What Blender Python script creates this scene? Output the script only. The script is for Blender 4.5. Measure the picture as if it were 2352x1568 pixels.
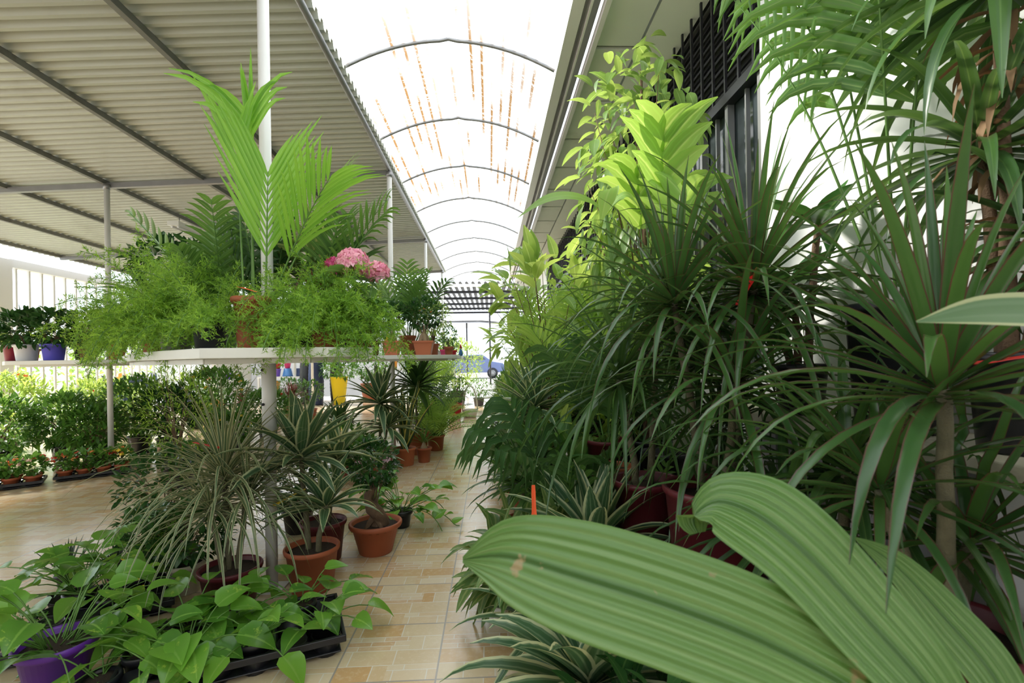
import bpy, math, random
import numpy as np
from mathutils import Vector, Matrix
C = bpy.context.scene
COL = C.collection
for o in list(bpy.data.objects): bpy.data.objects.remove(o)
PI = math.pi

# ---------------- camera, sky, sun, exposure ----------------
cam = bpy.data.cameras.new('camera'); camo = bpy.data.objects.new('camera', cam); COL.objects.link(camo)
yaw = math.atan(51/1120); roll = .016
Fw = Vector((math.sin(yaw), math.cos(yaw), 0)); R0 = Vector((math.cos(yaw), -math.sin(yaw), 0)); U0 = Vector((0, 0, 1))
Rt = R0*math.cos(roll) - U0*math.sin(roll); Up = U0*math.cos(roll) + R0*math.sin(roll)
camo.matrix_world = Matrix(((Rt.x, Up.x, -Fw.x, 0), (Rt.y, Up.y, -Fw.y, 0), (Rt.z, Up.z, -Fw.z, 1.0), (0, 0, 0, 1)))
cam.sensor_width = 36; cam.lens = 36*1120/2352; cam.shift_y = 41/2352
cam.clip_start = .02; cam.clip_end = 300
cam.dof.use_dof = True; cam.dof.focus_distance = 2.4; cam.dof.aperture_fstop = 6.3
C.camera = camo

w = bpy.data.worlds.new('sky'); C.world = w; w.use_nodes = True
wt = w.node_tree; wt.nodes.clear()
wo = wt.nodes.new('ShaderNodeOutputWorld'); wb = wt.nodes.new('ShaderNodeBackground')
wb.inputs[0].default_value = (.86, .93, 1, 1); wb.inputs[1].default_value = 1.9
wt.links.new(wb.outputs[0], wo.inputs[0])
sl = bpy.data.lights.new('sun', 'SUN'); sl.energy = 8.5; sl.angle = math.radians(9); sl.color = (1, .95, .86)
so = bpy.data.objects.new('sun', sl); COL.objects.link(so)
so.rotation_euler = Vector((1.0, -.38, -.92)).to_track_quat('-Z', 'Y').to_euler()
so.location = (-5, 5, 12)
C.view_settings.view_transform = 'Standard'; C.view_settings.look = 'None'
C.view_settings.exposure = 0.2; C.view_settings.gamma = 1; C.view_settings.use_curve_mapping = False

# ---------------- materials ----------------
def newmat(name):
    m = bpy.data.materials.new(name); m.use_nodes = True
    t = m.node_tree; t.nodes.clear()
    return m, t, t.nodes.new('ShaderNodeOutputMaterial')
class NB:
    def __init__(s, t): s.t = t
    def n(s, ty, **k):
        x = s.t.nodes.new(ty)
        for a, b in k.items(): setattr(x, a, b)
        return x
    def l(s, a, b): s.t.links.new(a, b)
    def math(s, op, a, b=None, c=None):
        x = s.n('ShaderNodeMath', operation=op)
        for i, v in enumerate((a, b, c)):
            if v is None: continue
            if isinstance(v, (int, float)): x.inputs[i].default_value = v
            else: s.l(v, x.inputs[i])
        return x.outputs[0]
    def mix(s, f, a, b, bt='MIX'):
        x = s.n('ShaderNodeMix', data_type='RGBA', blend_type=bt)
        for i, v in ((0, f), (6, a), (7, b)):
            if isinstance(v, (int, float)): x.inputs[i].default_value = v
            elif isinstance(v, tuple): x.inputs[i].default_value = v if len(v) == 4 else v+(1,)
            else: s.l(v, x.inputs[i])
        return x.outputs[2]
    def noise(s, vec, sc, det=3, rough=.55):
        x = s.n('ShaderNodeTexNoise'); x.inputs['Scale'].default_value = sc
        x.inputs['Detail'].default_value = det; x.inputs['Roughness'].default_value = rough
        if vec is not None: s.l(vec, x.inputs['Vector'])
        return x.outputs[0]
    def ramp(s, v, lo, hi):
        x = s.n('ShaderNodeMapRange'); s.l(v, x.inputs[0]); x.inputs[1].default_value = lo; x.inputs[2].default_value = hi
        return x.outputs[0]
def solid(name, col, rough=.5, metal=0, var=.12, nscale=14, bump=.0, dirt=None, spec=.5):
    m, t, o = newmat(name); b = NB(t)
    p = b.n('ShaderNodeBsdfPrincipled'); tc = b.n('ShaderNodeTexCoord').outputs['Object']
    nz = b.noise(tc, nscale)
    c2 = tuple(max(0, x*(1-var)) for x in col); c1 = tuple(min(1, x*(1+var)) for x in col)
    c = b.mix(nz, c2, c1)
    if dirt:
        nz2 = b.noise(tc, nscale*.4, 5, .7); c = b.mix(b.ramp(nz2, .56, .72), c, dirt)
    b.l(c, p.inputs['Base Color']); p.inputs['Roughness'].default_value = rough; p.inputs['Metallic'].default_value = metal
    p.inputs['Specular IOR Level'].default_value = spec
    if bump:
        bp = b.n('ShaderNodeBump'); bp.inputs['Strength'].default_value = bump; bp.inputs['Distance'].default_value = .004
        b.l(b.noise(tc, nscale*6), bp.inputs['Height']); b.l(bp.outputs[0], p.inputs['Normal'])
    b.l(p.outputs[0], o.inputs[0]); return m
def leafmat(name, c1, c2, margin=None, mw=.36, stripe=None, ns=3, mid=None, trans=.3, rough=.38, blotch=None, spots=None, pleat=0):
    """u runs across the leaf, v along it, 'vary' differs per leaf"""
    m, t, o = newmat(name); b = NB(t)
    uv = b.n('ShaderNodeUVMap'); sp = b.n('ShaderNodeSeparateXYZ'); b.l(uv.outputs[0], sp.inputs[0])
    u, v = sp.outputs[0], sp.outputs[1]
    at = b.n('ShaderNodeAttribute', attribute_name='vary').outputs['Fac']
    tc = b.n('ShaderNodeTexCoord').outputs['Object']
    c = b.mix(at, c1, c2)
    c = b.mix(b.math('MULTIPLY', b.noise(tc, 30), .35), c, c2)
    if stripe:
        s = b.math('SINE', b.math('MULTIPLY', u, 2*PI*ns)); c = b.mix(b.math('MULTIPLY', b.ramp(s, .3, .9), .65), c, stripe)
    d = b.math('ABSOLUTE', b.math('SUBTRACT', u, .5))
    if mid: c = b.mix(b.ramp(d, .06, .02), c, mid)
    if margin:
        wn = b.math('MULTIPLY', b.noise(tc, 9), .08)
        c = b.mix(b.ramp(b.math('ADD', d, wn), mw+.03, mw+.06), c, margin)
    if blotch: c = b.mix(b.ramp(b.noise(tc, 22, 4, .7), .6, .68), c, blotch)
    if spots: c = b.mix(b.ramp(b.noise(tc, 13, 4, .6), .66, .70), c, spots)
    p = b.n('ShaderNodeBsdfPrincipled'); b.l(c, p.inputs['Base Color']); p.inputs['Roughness'].default_value = rough
    p.inputs['Specular IOR Level'].default_value = .45
    tr = b.n('ShaderNodeBsdfTranslucent'); b.l(b.mix(1.0, c, (1.0, 1.0, .35), 'MULTIPLY'), tr.inputs[0])
    hs = b.n('ShaderNodeHueSaturation'); hs.inputs['Value'].default_value = 2.2; hs.inputs['Saturation'].default_value = .95
    b.l(b.mix(1.0, c, (1.28, 1.0, .62), 'MULTIPLY'), hs.inputs['Color']); b.l(hs.outputs[0], tr.inputs[0])
    if pleat:
        bp = b.n('ShaderNodeBump'); bp.inputs['Strength'].default_value = .6; bp.inputs['Distance'].default_value = .002
        b.l(b.math('SINE', b.math('MULTIPLY', u, 2*PI*pleat)), bp.inputs['Height']); b.l(bp.outputs[0], p.inputs['Normal'])
    mx = b.n('ShaderNodeMixShader'); mx.inputs[0].default_value = trans
    b.l(p.outputs[0], mx.inputs[1]); b.l(tr.outputs[0], mx.inputs[2]); b.l(mx.outputs[0], o.inputs[0]); return m

L = {}
L['strap'] = leafmat('strap_leaf_dark', (.022, .065, .022), (.055, .13, .03), mid=(.08, .16, .05), trans=.28, rough=.3, stripe=(.05, .11, .045), ns=2)
L['strapred'] = leafmat('strap_leaf_red_edge', (.024, .075, .024), (.06, .15, .035), margin=(.085, .045, .035), mw=.42, trans=.24, rough=.26)
L['varieg'] = leafmat('leaf_cream_margin', (.03, .085, .04), (.055, .13, .055), margin=(.43, .49, .30), mw=.36, stripe=(.16, .25, .15), ns=4, trans=.22, rough=.4)
L['vargrey'] = leafmat('leaf_grey_stripes', (.06, .12, .06), (.13, .18, .09), margin=(.4, .42, .26), mw=.33, trans=.2, rough=.45)
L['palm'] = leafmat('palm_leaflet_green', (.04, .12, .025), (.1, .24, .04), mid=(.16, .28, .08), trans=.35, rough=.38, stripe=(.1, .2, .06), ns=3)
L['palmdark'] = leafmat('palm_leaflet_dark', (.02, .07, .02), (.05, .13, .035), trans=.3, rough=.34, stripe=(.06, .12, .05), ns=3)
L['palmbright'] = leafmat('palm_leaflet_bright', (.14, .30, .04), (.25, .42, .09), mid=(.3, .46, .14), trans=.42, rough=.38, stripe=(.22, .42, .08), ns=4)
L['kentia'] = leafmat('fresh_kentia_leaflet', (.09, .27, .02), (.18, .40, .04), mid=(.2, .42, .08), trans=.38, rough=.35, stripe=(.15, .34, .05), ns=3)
L['pleat'] = leafmat('pleated_palm_leaf', (.075, .22, .035), (.11, .27, .05), stripe=(.17, .30, .1), ns=9, trans=.3, rough=.42, spots=(.38, .28, .13), pleat=9)
L['near'] = leafmat('near_pleated_leaf', (.07, .165, .035), (.12, .24, .06), stripe=(.17, .29, .10), ns=7, trans=.22, rough=.33, pleat=10, mid=(.045, .12, .022), spots=(.30, .24, .12))
L['pothos'] = leafmat('heart_leaf_green', (.05, .17, .025), (.15, .36, .045), mid=(.18, .38, .07), blotch=(.28, .46, .07), trans=.3, rough=.26)
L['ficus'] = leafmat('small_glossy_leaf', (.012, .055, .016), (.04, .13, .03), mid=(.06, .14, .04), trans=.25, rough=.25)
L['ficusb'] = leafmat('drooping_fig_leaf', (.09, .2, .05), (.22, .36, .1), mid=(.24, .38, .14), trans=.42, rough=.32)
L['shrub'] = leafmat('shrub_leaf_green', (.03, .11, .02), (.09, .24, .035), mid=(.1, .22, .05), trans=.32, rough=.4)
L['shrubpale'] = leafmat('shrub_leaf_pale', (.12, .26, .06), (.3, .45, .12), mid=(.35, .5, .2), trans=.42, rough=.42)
L['hydr'] = leafmat('broad_soft_leaf', (.05, .16, .04), (.12, .27, .07), mid=(.2, .34, .14), trans=.33, rough=.5)
L['soft'] = leafmat('soft_striped_leaf', (.05, .12, .05), (.09, .17, .07), margin=(.30, .34, .18), mw=.39, stripe=(.1, .18, .09), ns=3, trans=.22, rough=.4)
L['dead'] = leafmat('dry_brown_leaf', (.12, .07, .03), (.24, .15, .08), trans=.1, rough=.8)
L['fern'] = leafmat('feathery_needle_green', (.08, .21, .025), (.24, .44, .05), trans=.4, rough=.5)
L['snake'] = leafmat('snake_plant_leaf', (.03, .08, .03), (.06, .13, .05), margin=(.6, .55, .13), mw=.32, trans=.12, rough=.35)
L['red'] = leafmat('burgundy_strap_leaf', (.08, .018, .022), (.17, .04, .04), trans=.25, rough=.35)
L['twist'] = leafmat('twisted_pale_leaf', (.05, .14, .03), (.14, .24, .08), stripe=(.3, .36, .16), ns=2, trans=.3, rough=.4)
L['aloe'] = leafmat('spiky_succulent_leaf', (.03, .06, .04), (.06, .1, .06), trans=.05, rough=.4)
PET = {}
for nm, c1, c2 in (('pink', (.72, .2, .38), (.88, .5, .62)), ('deeppink', (.55, .06, .25), (.7, .12, .3)), ('yellow', (.85, .6, .03), (.9, .7, .1)), ('red', (.6, .02, .02), (.75, .06, .04)), ('orange', (.85, .25, .05), (.9, .4, .15)), ('palepink', (.75, .42, .42), (.85, .6, .55)), ('blue', (.25, .32, .75), (.4, .48, .85)), ('lilac', (.55, .35, .5), (.7, .5, .6)), ('white', (.8, .8, .75), (.85, .85, .8))):
    PET[nm] = leafmat('petal_'+nm, c1, c2, trans=.1, rough=.55)
M = {}
M['terra'] = solid('terracotta_plastic', (.36, .095, .04), .55, nscale=6, var=.15, bump=.1)
M['terralight'] = solid('light_terracotta_plastic', (.56, .17, .08), .55, nscale=6, var=.1)
M['terradark'] = solid('dark_terracotta', (.2, .045, .03), .5, nscale=6, var=.15)
M['maroon'] = solid('maroon_plastic', (.11, .012, .02), .42, nscale=5, var=.15)
M['black'] = solid('black_plastic', (.012, .013, .018), .35, nscale=8, var=.3)
M['charcoal'] = solid('charcoal_plastic', (.035, .035, .045), .4, nscale=8, var=.2)
M['purple'] = solid('purple_plastic', (.115, .02, .32), .4, nscale=5, var=.1)
M['soil'] = solid('potting_soil', (.035, .022, .014), .95, nscale=60, var=.6, bump=1)
M['bark'] = solid('brown_bark', (.16, .1, .06), .85, nscale=40, var=.4, bump=.8)
M['palebark'] = solid('pale_ginseng_bark', (.42, .3, .19), .7, nscale=30, var=.25, bump=.5)
M['stem'] = solid('green_stem', (.1, .22, .04), .5, nscale=20, var=.2)
M['stemdark'] = solid('dark_green_stem', (.04, .09, .025), .5, nscale=20, var=.2)
M['cane'] = solid('ringed_cane_stem', (.13, .12, .07), .75, nscale=50, var=.4, bump=.8)
M['white'] = solid('white_painted_metal', (.74, .74, .72), .35, nscale=5, var=.04)
M['tabwhite'] = solid('off_white_table_board', (.68, .69, .64), .45, nscale=7, var=.06, dirt=(.5, .5, .43))
M['greysteel'] = solid('galvanised_steel', (.3, .3, .31), .42, metal=.6, nscale=9, var=.15)
M['purlin'] = solid('painted_steel_purlin', (.17, .17, .155), .5, nscale=9, var=.2, dirt=(.1, .08, .06))
M['darksteel'] = solid('dark_steel', (.03, .03, .035), .4, metal=.3, nscale=9, var=.2)
M['orange'] = solid('orange_price_tag', (.85, .1, .02), .5, nscale=9, var=.06)
M['redtag'] = solid('red_price_tag', (.75, .02, .015), .5, nscale=9, var=.06)
M['ytag'] = solid('yellow_price_tag', (.85, .62, .03), .5, nscale=9, var=.05)
M['yellowpot'] = solid('yellow_plastic', (.72, .56, .02), .45, nscale=4, var=.06)
for nm, c in (('pink', (.75, .06, .2)), ('red', (.55, .015, .03)), ('blue', (.05, .18, .42)), ('violet', (.2, .1, .5)), ('whitep', (.75, .75, .77)), ('burgundy', (.22, .01, .035)), ('bluep', (.1, .09, .55)), ('lime', (.45, .6, .05)), ('lilacp', (.5, .3, .6)), ('navy', (.02, .035, .1)), ('orangep', (.75, .3, .03)), ('greyp', (.28, .26, .24)), ('skin', (.6, .36, .24)), ('cream', (.62, .58, .46))):
    M[nm] = solid(nm+'_plastic', c, .4, nscale=5, var=.06)

# ---------------- mesh building ----------------
class MB:
    def __init__(s): s.v = []; s.f = []; s.uv = []; s.r = []
    def add(s, vs, fs, uvs=None, r=.5):
        n = len(s.v); s.v += [tuple(a) for a in vs]; s.f += [tuple(i+n for i in f) for f in fs]
        s.uv += uvs if uvs else [(.5, .5)]*len(vs); s.r += [r]*len(vs)
    def box(s, c, d, rz=0):
        x, y, z = d[0]/2, d[1]/2, d[2]/2; cs, sn = math.cos(rz), math.sin(rz); vs = []
        for a, b, e in ((-1,-1,-1),(1,-1,-1),(1,1,-1),(-1,1,-1),(-1,-1,1),(1,-1,1),(1,1,1),(-1,1,1)):
            vs.append((c[0]+a*x*cs-b*y*sn, c[1]+a*x*sn+b*y*cs, c[2]+e*z))
        s.add(vs, [(0,3,2,1),(4,5,6,7),(0,1,5,4),(1,2,6,5),(2,3,7,6),(3,0,4,7)])
    def tube(s, pts, rad, n=6, cap=True):
        pts = [Vector(p) for p in pts]; k = len(pts)
        if not hasattr(rad, '__len__'): rad = [rad]*k
        vs = []; x = None
        for i, p in enumerate(pts):
            t = (pts[min(i+1, k-1)]-pts[max(i-1, 0)])
            if t.length < 1e-9: t = Vector((0, 0, 1))
            t.normalize()
            if x is None: x = t.orthogonal().normalized()
            x = (x-t*x.dot(t))
            x = x.normalized() if x.length > 1e-6 else t.orthogonal().normalized()
            y = t.cross(x)
            for j in range(n):
                a = 2*PI*j/n; vs.append(p+x*(rad[i]*math.cos(a))+y*(rad[i]*math.sin(a)))
        fs = [(i*n+j, i*n+(j+1) % n, (i+1)*n+(j+1) % n, (i+1)*n+j) for i in range(k-1) for j in range(n)]
        if cap: fs += [tuple(range(n))[::-1], tuple((k-1)*n+j for j in range(n))]
        s.add(vs, fs)
    def lathe(s, prof, n=28, c=(0, 0, 0), closed=False):
        vs = []; k = len(prof)
        for r, z in prof:
            for j in range(n):
                a = 2*PI*j/n; vs.append((c[0]+r*math.cos(a), c[1]+r*math.sin(a), c[2]+z))
        fs = [(i*n+j, i*n+(j+1) % n, (i+1)*n+(j+1) % n, (i+1)*n+j) for i in range(k-1) for j in range(n)]
        if not closed: fs += [tuple(range(n))[::-1], tuple((k-1)*n+j for j in range(n))]
        s.add(vs, fs)
    def prism(s, poly, z0, z1):
        n = len(poly); vs = [(x, y, z0) for x, y in poly]+[(x, y, z1) for x, y in poly]
        s.add(vs, [tuple(range(n))[::-1], tuple(range(n, 2*n))]+[(i, (i+1) % n, n+(i+1) % n, n+i) for i in range(n)])
    def blade(s, pts, wid, up=Vector((0, 0, 1)), fold=.25, r=.5, na=3, pleat=0, twist=0, side0=None):
        k = len(pts); vs = []; uv = []
        pts = [Vector(p) for p in pts]
        for i, p in enumerate(pts):
            t = pts[min(i+1, k-1)]-pts[max(i-1, 0)]
            if t.length < 1e-9: t = Vector((0, 0, 1))
            t.normalize()
            sd = side0 if side0 is not None else t.cross(up)
            if sd.length < .12: sd = t.cross(Vector((1, .3, 0)))
            sd = (sd-t*sd.dot(t)).normalized()
            nn = sd.cross(t)
            if twist:
                a = twist*i/(k-1); sd, nn = sd*math.cos(a)+nn*math.sin(a), nn*math.cos(a)-sd*math.sin(a)
            wv = wid[i]
            for j in range(na):
                q = j/(na-1)*2-1
                off = fold*wv*abs(q)+(pleat*wv*(1 if j % 2 else -1) if pleat else 0)
                vs.append(p+sd*(q*wv/2)+nn*off); uv.append((j/(na-1), i/(k-1)))
        s.add(vs, [(i*na+j, i*na+j+1, (i+1)*na+j+1, (i+1)*na+j) for i in range(k-1) for j in range(na-1)], uv, r)
    def build(s, name, mat, parent=None, smooth=True, loc=(0, 0, 0)):
        me = bpy.data.meshes.new(name); me.from_pydata(s.v, [], s.f); me.materials.append(mat)
        if s.uv:
            ul = me.uv_layers.new(name='UVMap'); li = np.empty(len(me.loops), dtype=np.int32); me.loops.foreach_get('vertex_index', li)
            ul.data.foreach_set('uv', np.array(s.uv, dtype=np.float32)[li].ravel())
            at = me.attributes.new('vary', 'FLOAT', 'POINT'); at.data.foreach_set('value', np.array(s.r, dtype=np.float32))
        me.polygons.foreach_set('use_smooth', [smooth]*len(me.polygons)); me.update()
        o = bpy.data.objects.new(name, me); COL.objects.link(o); o.location = loc
        if parent: o.parent = parent
        return o
def bevel(o, wd=.003, seg=2):
    b = o.modifiers.new('bevel', 'BEVEL'); b.width = wd; b.segments = seg; b.limit_method = 'ANGLE'; return o
def tag(o, label, cat, group=None, kind=None):
    o['label'] = label; o['category'] = cat
    if group: o['group'] = group
    if kind: o['kind'] = kind
    return o
def thing(name, label, cat, loc=(0, 0, 0), rz=0, group=None):
    o = bpy.data.objects.new(name, None); COL.objects.link(o); o.empty_display_size = .05
    o.location = loc; o.rotation_euler = (0, 0, rz); return tag(o, label, cat, group)
def struct(name, mb, mat, smooth=False):
    o = mb.build(name, mat, None, smooth); o['kind'] = 'structure'; return o
def copy_tree(o, parent=None):
    c = o.copy(); COL.objects.link(c)
    if parent: c.parent = parent
    for ch in list(o.children): copy_tree(ch, c)
    return c

# ---------------- leaf shapes ----------------
def V(*a): return Vector(a)
def polar(az, el): return V(math.cos(az)*math.cos(el), math.sin(az)*math.cos(el), math.sin(el))
def arch(base, az, el, length, droop, n=8, power=1.0):
    p = Vector(base); d = polar(az, el); pts = [p.copy()]
    for i in range(n):
        p = p+d*(length/n); pts.append(p.copy())
        d = (d+V(0, 0, -droop*((i+1)/n)**power/n*2)).normalized()
    return pts
def wstrap(n, w): return [w*min(1, .55+i/n*3)*max(.03, 1-(i/n)**3.2) for i in range(n+1)]
def wlance(n, w): return [w*max(.04, math.sin(PI*min(1, (i/n*.96+.03))**.75))**.85 for i in range(n+1)]
def wheart(n, w):
    k = [.35, .95, 1.0, .86, .62, .34, .04]; out = []
    for i in range(n+1):
        x = i/n*6; a = int(min(5, x)); out.append(w*(k[a]+(k[a+1]-k[a])*(x-a)))
    return out
def rosette(mb, c, n, Ln, w, el0, el1, droop, rng, fold=.22, kind='strap', seg=8, na=3, az0=0, az1=2*PI, r0=.012, tw=0):
    """el0: elevation of innermost leaves, el1: of outermost"""
    for i in range(n):
        t = (i+.5)/n; az = az0+(az1-az0)*((i*.381966) % 1)+rng.uniform(-.15, .15)
        el = el0+(el1-el0)*t**.8+rng.uniform(-.12, .12); ln = Ln*rng.uniform(.78, 1.08)*(1-.25*(1-t))
        b = Vector(c)+V(math.cos(az)*r0, math.sin(az)*r0, .06*Ln*(1-t)-.05*Ln*t)
        pts = arch(b, az, el, ln, droop*rng.uniform(.75, 1.3)*(0.4+.8*t), seg, 1.2)
        ws = (wstrap if kind == 'strap' else wlance)(seg, w*rng.uniform(.8, 1.1))
        mb.blade(pts, ws, fold=fold, r=rng.random(), na=na, twist=rng.uniform(-tw, tw))
def frond(lv, st, base, az, el, Ln, droop, nl, ll, lw, rng, bare=.3, ld=.5, fwd=.6, vee=.35, rad=.005, seg=10, lseg=5, fan=0, start=None):
    pts = start if start else arch(base, az, el, Ln, droop, seg, 1.0); k = len(pts)-1
    st.tube(pts, [rad*(1-.75*i/k) for i in range(k+1)], 5)
    for i in range(nl):
        t = bare+(1-bare)*(i+.4)/nl; x = t*k; a = min(k-1, int(x)); p = pts[a].lerp(pts[a+1], x-a)
        tg = (pts[a+1]-pts[a]).normalized(); sd = tg.cross(V(0, 0, 1))
        sd = sd.normalized() if sd.length > .1 else V(1, 0, 0)
        up = sd.cross(tg)
        q = math.sin(PI*(.18+.78*(t-bare)/(1-bare)))**.6
        for s in (-1, 1):
            d = (sd*s*(1-fan)+tg*(fwd+.5*t+fan)+up*vee).normalized()
            l = ll*q*rng.uniform(.88, 1.1); pp = [p.copy()]; cur = p.copy()
            for j in range(lseg):
                cur = cur+d*(l/lseg); pp.append(cur.copy()); d = (d+V(0, 0, -ld*(j+1)/lseg*.5)).normalized()
            lv.blade(pp, wlance(lseg, lw*rng.uniform(.85, 1.1)), up=up, fold=.18, r=rng.random())
def leafy(mb, p, d, l, w, rng, shape=wlance, droop=.3, seg=4, fold=.15, up=None, cur=.0):
    d = d.normalized(); pts = [Vector(p)]; q = Vector(p)
    for j in range(seg):
        q = q+d*(l/seg); pts.append(q.copy()); d = (d+V(0, 0, -droop/seg)).normalized()
    mb.blade(pts, shape(seg, w), up=up or V(rng.uniform(-.3, .3), rng.uniform(-.3, .3), 1), fold=fold, r=rng.random())
def rdir(rng, zmin=-1, zmax=1):
    z = rng.uniform(zmin, zmax); a = rng.uniform(0, 2*PI); r = math.sqrt(max(0, 1-z*z)); return V(r*math.cos(a), r*math.sin(a), z)
def flowerhead(mb, c, r, n, s, rng, zmin=-.3, flat=.75):
    for i in range(n):
        d = rdir(rng, zmin, 1); p = Vector(c)+V(d.x*r, d.y*r, d.z*r*flat); a0 = rng.uniform(0, PI/2)
        x = d.orthogonal().normalized(); y = d.cross(x)
        for k in range(4):
            a = a0+k*PI/2; e = x*math.cos(a)+y*math.sin(a); f = x*math.cos(a+.7)+y*math.sin(a+.7); g = x*math.cos(a-.7)+y*math.sin(a-.7)
            up = d*(s*.25*rng.random())
            mb.add([p, p+g*s*.55+up, p+e*s+up*1.2, p+f*s*.55+up], [(0, 1, 2, 3)], [(.5, 0), (.2, .5), (.5, 1), (.8, .5)], rng.random())
# ---------------- pots ----------------
def pot(parent, r, h, mat, taper=.75, rim=.022, rimt=.006, soil=True, name='pot', loc=(0, 0, 0), n=32, foot=0, level=.88):
    m = MB(); rb = r*taper; x, y, z = loc
    rr = lambda q: rb+(r-rb)*q
    prof = [(rb*.96, 0), (rb, .004), (rr((h-rim)/h)-.002, h-rim), (r+rimt*.4, h-rim), (r+rimt, h-rim*.6), (r+rimt, h-.004), (r+rimt*.6, h), (r-rimt*.4, h), (r-rimt, h-.006), (rr(.3)-.008, h*.3)]
    m.lathe(prof, n, loc); o = m.build(name, M[mat], parent)
    if soil:
        s = MB(); ri = rr(level)-.004; nn = 20
        s.lathe([(ri, h*level-.01), (ri, h*level), (ri*.6, h*level+.004), (ri*.2, h*level+.007)], nn, loc); s.build('soil', M['soil'], parent)
    return h*level+z
def squarepot(parent, a, b, h, mat, taper=.72, name='pot'):
    m = MB()
    def ring(sa, sb, z): return [(-sa/2, -sb/2, z), (sa/2, -sb/2, z), (sa/2, sb/2, z), (-sa/2, sb/2, z)]
    t = taper; rings = [ring(a*t, b*t, 0), ring(a*.95, b*.95, h*.84), ring(a*1.06, b*1.06, h*.86), ring(a*1.08, b*1.08, h), ring(a*.98, b*.98, h), ring(a*.9, b*.9, h*.8)]
    vs = sum(rings, []); fs = [(3, 2, 1, 0)]
    for i in range(len(rings)-1):
        for j in range(4): fs.append((i*4+j, i*4+(j+1) % 4, (i+1)*4+(j+1) % 4, (i+1)*4+j))
    e = (len(rings)-1)*4; fs.append((e, e+1, e+2, e+3)); m.add(vs, fs)
    o = m.build(name, M[mat], parent, False); bevel(o, .003)
    s = MB(); s.box((0, 0, h*.86), (a*.93, b*.93, h*.06)); s.build('soil', M['soil'], parent, False)
    return h*.88
def pricetag(parent, p, ln, wd, mat, az=0, el=.2, name='price_tag'):
    m = MB(); d = polar(az, el); a = Vector(p); pts = [a+d*(ln*i/6)+V(0, 0, -.02*ln*(i/6)**2) for i in range(7)]
    m.blade(pts, [wd*1.6, wd*1.6, wd*1.2, wd, wd, wd, wd*.8], fold=.04); o = m.build(name, M[mat], parent, False)
    so_ = o.modifiers.new('thick', 'SOLIDIFY'); so_.thickness = .0012
    return o
# ---------------- plants ----------------
def R(seed): return random.Random(seed)
def cane_plant(label, loc, seed, potr, poth, heads, mat='strap', potmat='terra', cat='potted plant', name='potted_dracaena', kind='strap', level=.88, rz=0, taper=.78, tagp=None, canemat='cane'):
    """heads: (dx,dy,z,n,L,w,el0,el1,droop)"""
    rng = R(seed); t = thing(name, label, cat, loc, rz)
    z0 = pot(t, potr, poth, potmat, taper, level=level) if potr else 0
    lv = MB()
    for hd in heads:
        dx, dy, z, n, Ln, w_, e0, e1, dr = hd[:9]; bx, by = (dx*.35, dy*.35) if potr else (dx, dy)
        m = MB(); k = 7; pts = [V(bx+(dx-bx)*(i/k)**1.3+rng.uniform(-.004, .004), by+(dy-by)*(i/k)**1.3, z0-.02+(z-z0+.02)*i/k) for i in range(k+1)]
        if z-z0 > .02: m.tube(pts, [max(.009, .014-.004*i/k) if z > z0+.12 else .012 for i in range(k+1)], 8); m.build('stem', M[canemat], t)
        rosette(lv, (dx, dy, z), n, Ln, w_, e0, e1, dr, rng, kind=kind, seg=9 if n < 90 else 8)
    lv.build('leaves', L[mat], t)
    if tagp: pricetag(t, *tagp)
    return t
def palm(label, loc, seed, potr, poth, fronds, mat='palm', potmat='terra', level=.88, name='potted_palm', canes=0, stem='stem', cat='palm', tagp=None, taper=.78):
    """fronds: (az,el,L,droop,nl,ll,lw[,dict])"""
    rng = R(seed); t = thing(name, label, cat, loc)
    z0 = pot(t, potr, poth, potmat, taper, level=level) if potr else 0
    for f in fronds:
        lv = MB(); st = MB(); kw = f[7] if len(f) > 7 else {}
        kw = dict(kw); off = kw.pop('off', (0, 0, 0)); b = V(math.cos(f[0])*.015+off[0], math.sin(f[0])*.015+off[1], z0-.01+off[2])
        frond(lv, st, b, f[0], f[1], f[2], f[3], f[4], f[5], f[6], rng, **kw)
        fo = st.build('frond_stalk', M[stem], t); lv.build('leaflets', L[mat], fo)
    if tagp: pricetag(t, *tagp)
    return t
def autofronds(n, rng, L0, droop, nl, ll, lw, el=(.9, 1.35), az=(0, 2*PI), **kw):
    return [(az[0]+(az[1]-az[0])*((i+.5)/n)+rng.uniform(-.25, .25), rng.uniform(*el), L0*rng.uniform(.75, 1.1), droop*rng.uniform(.7, 1.3), nl, ll, lw, kw) for i in range(n)]
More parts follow.
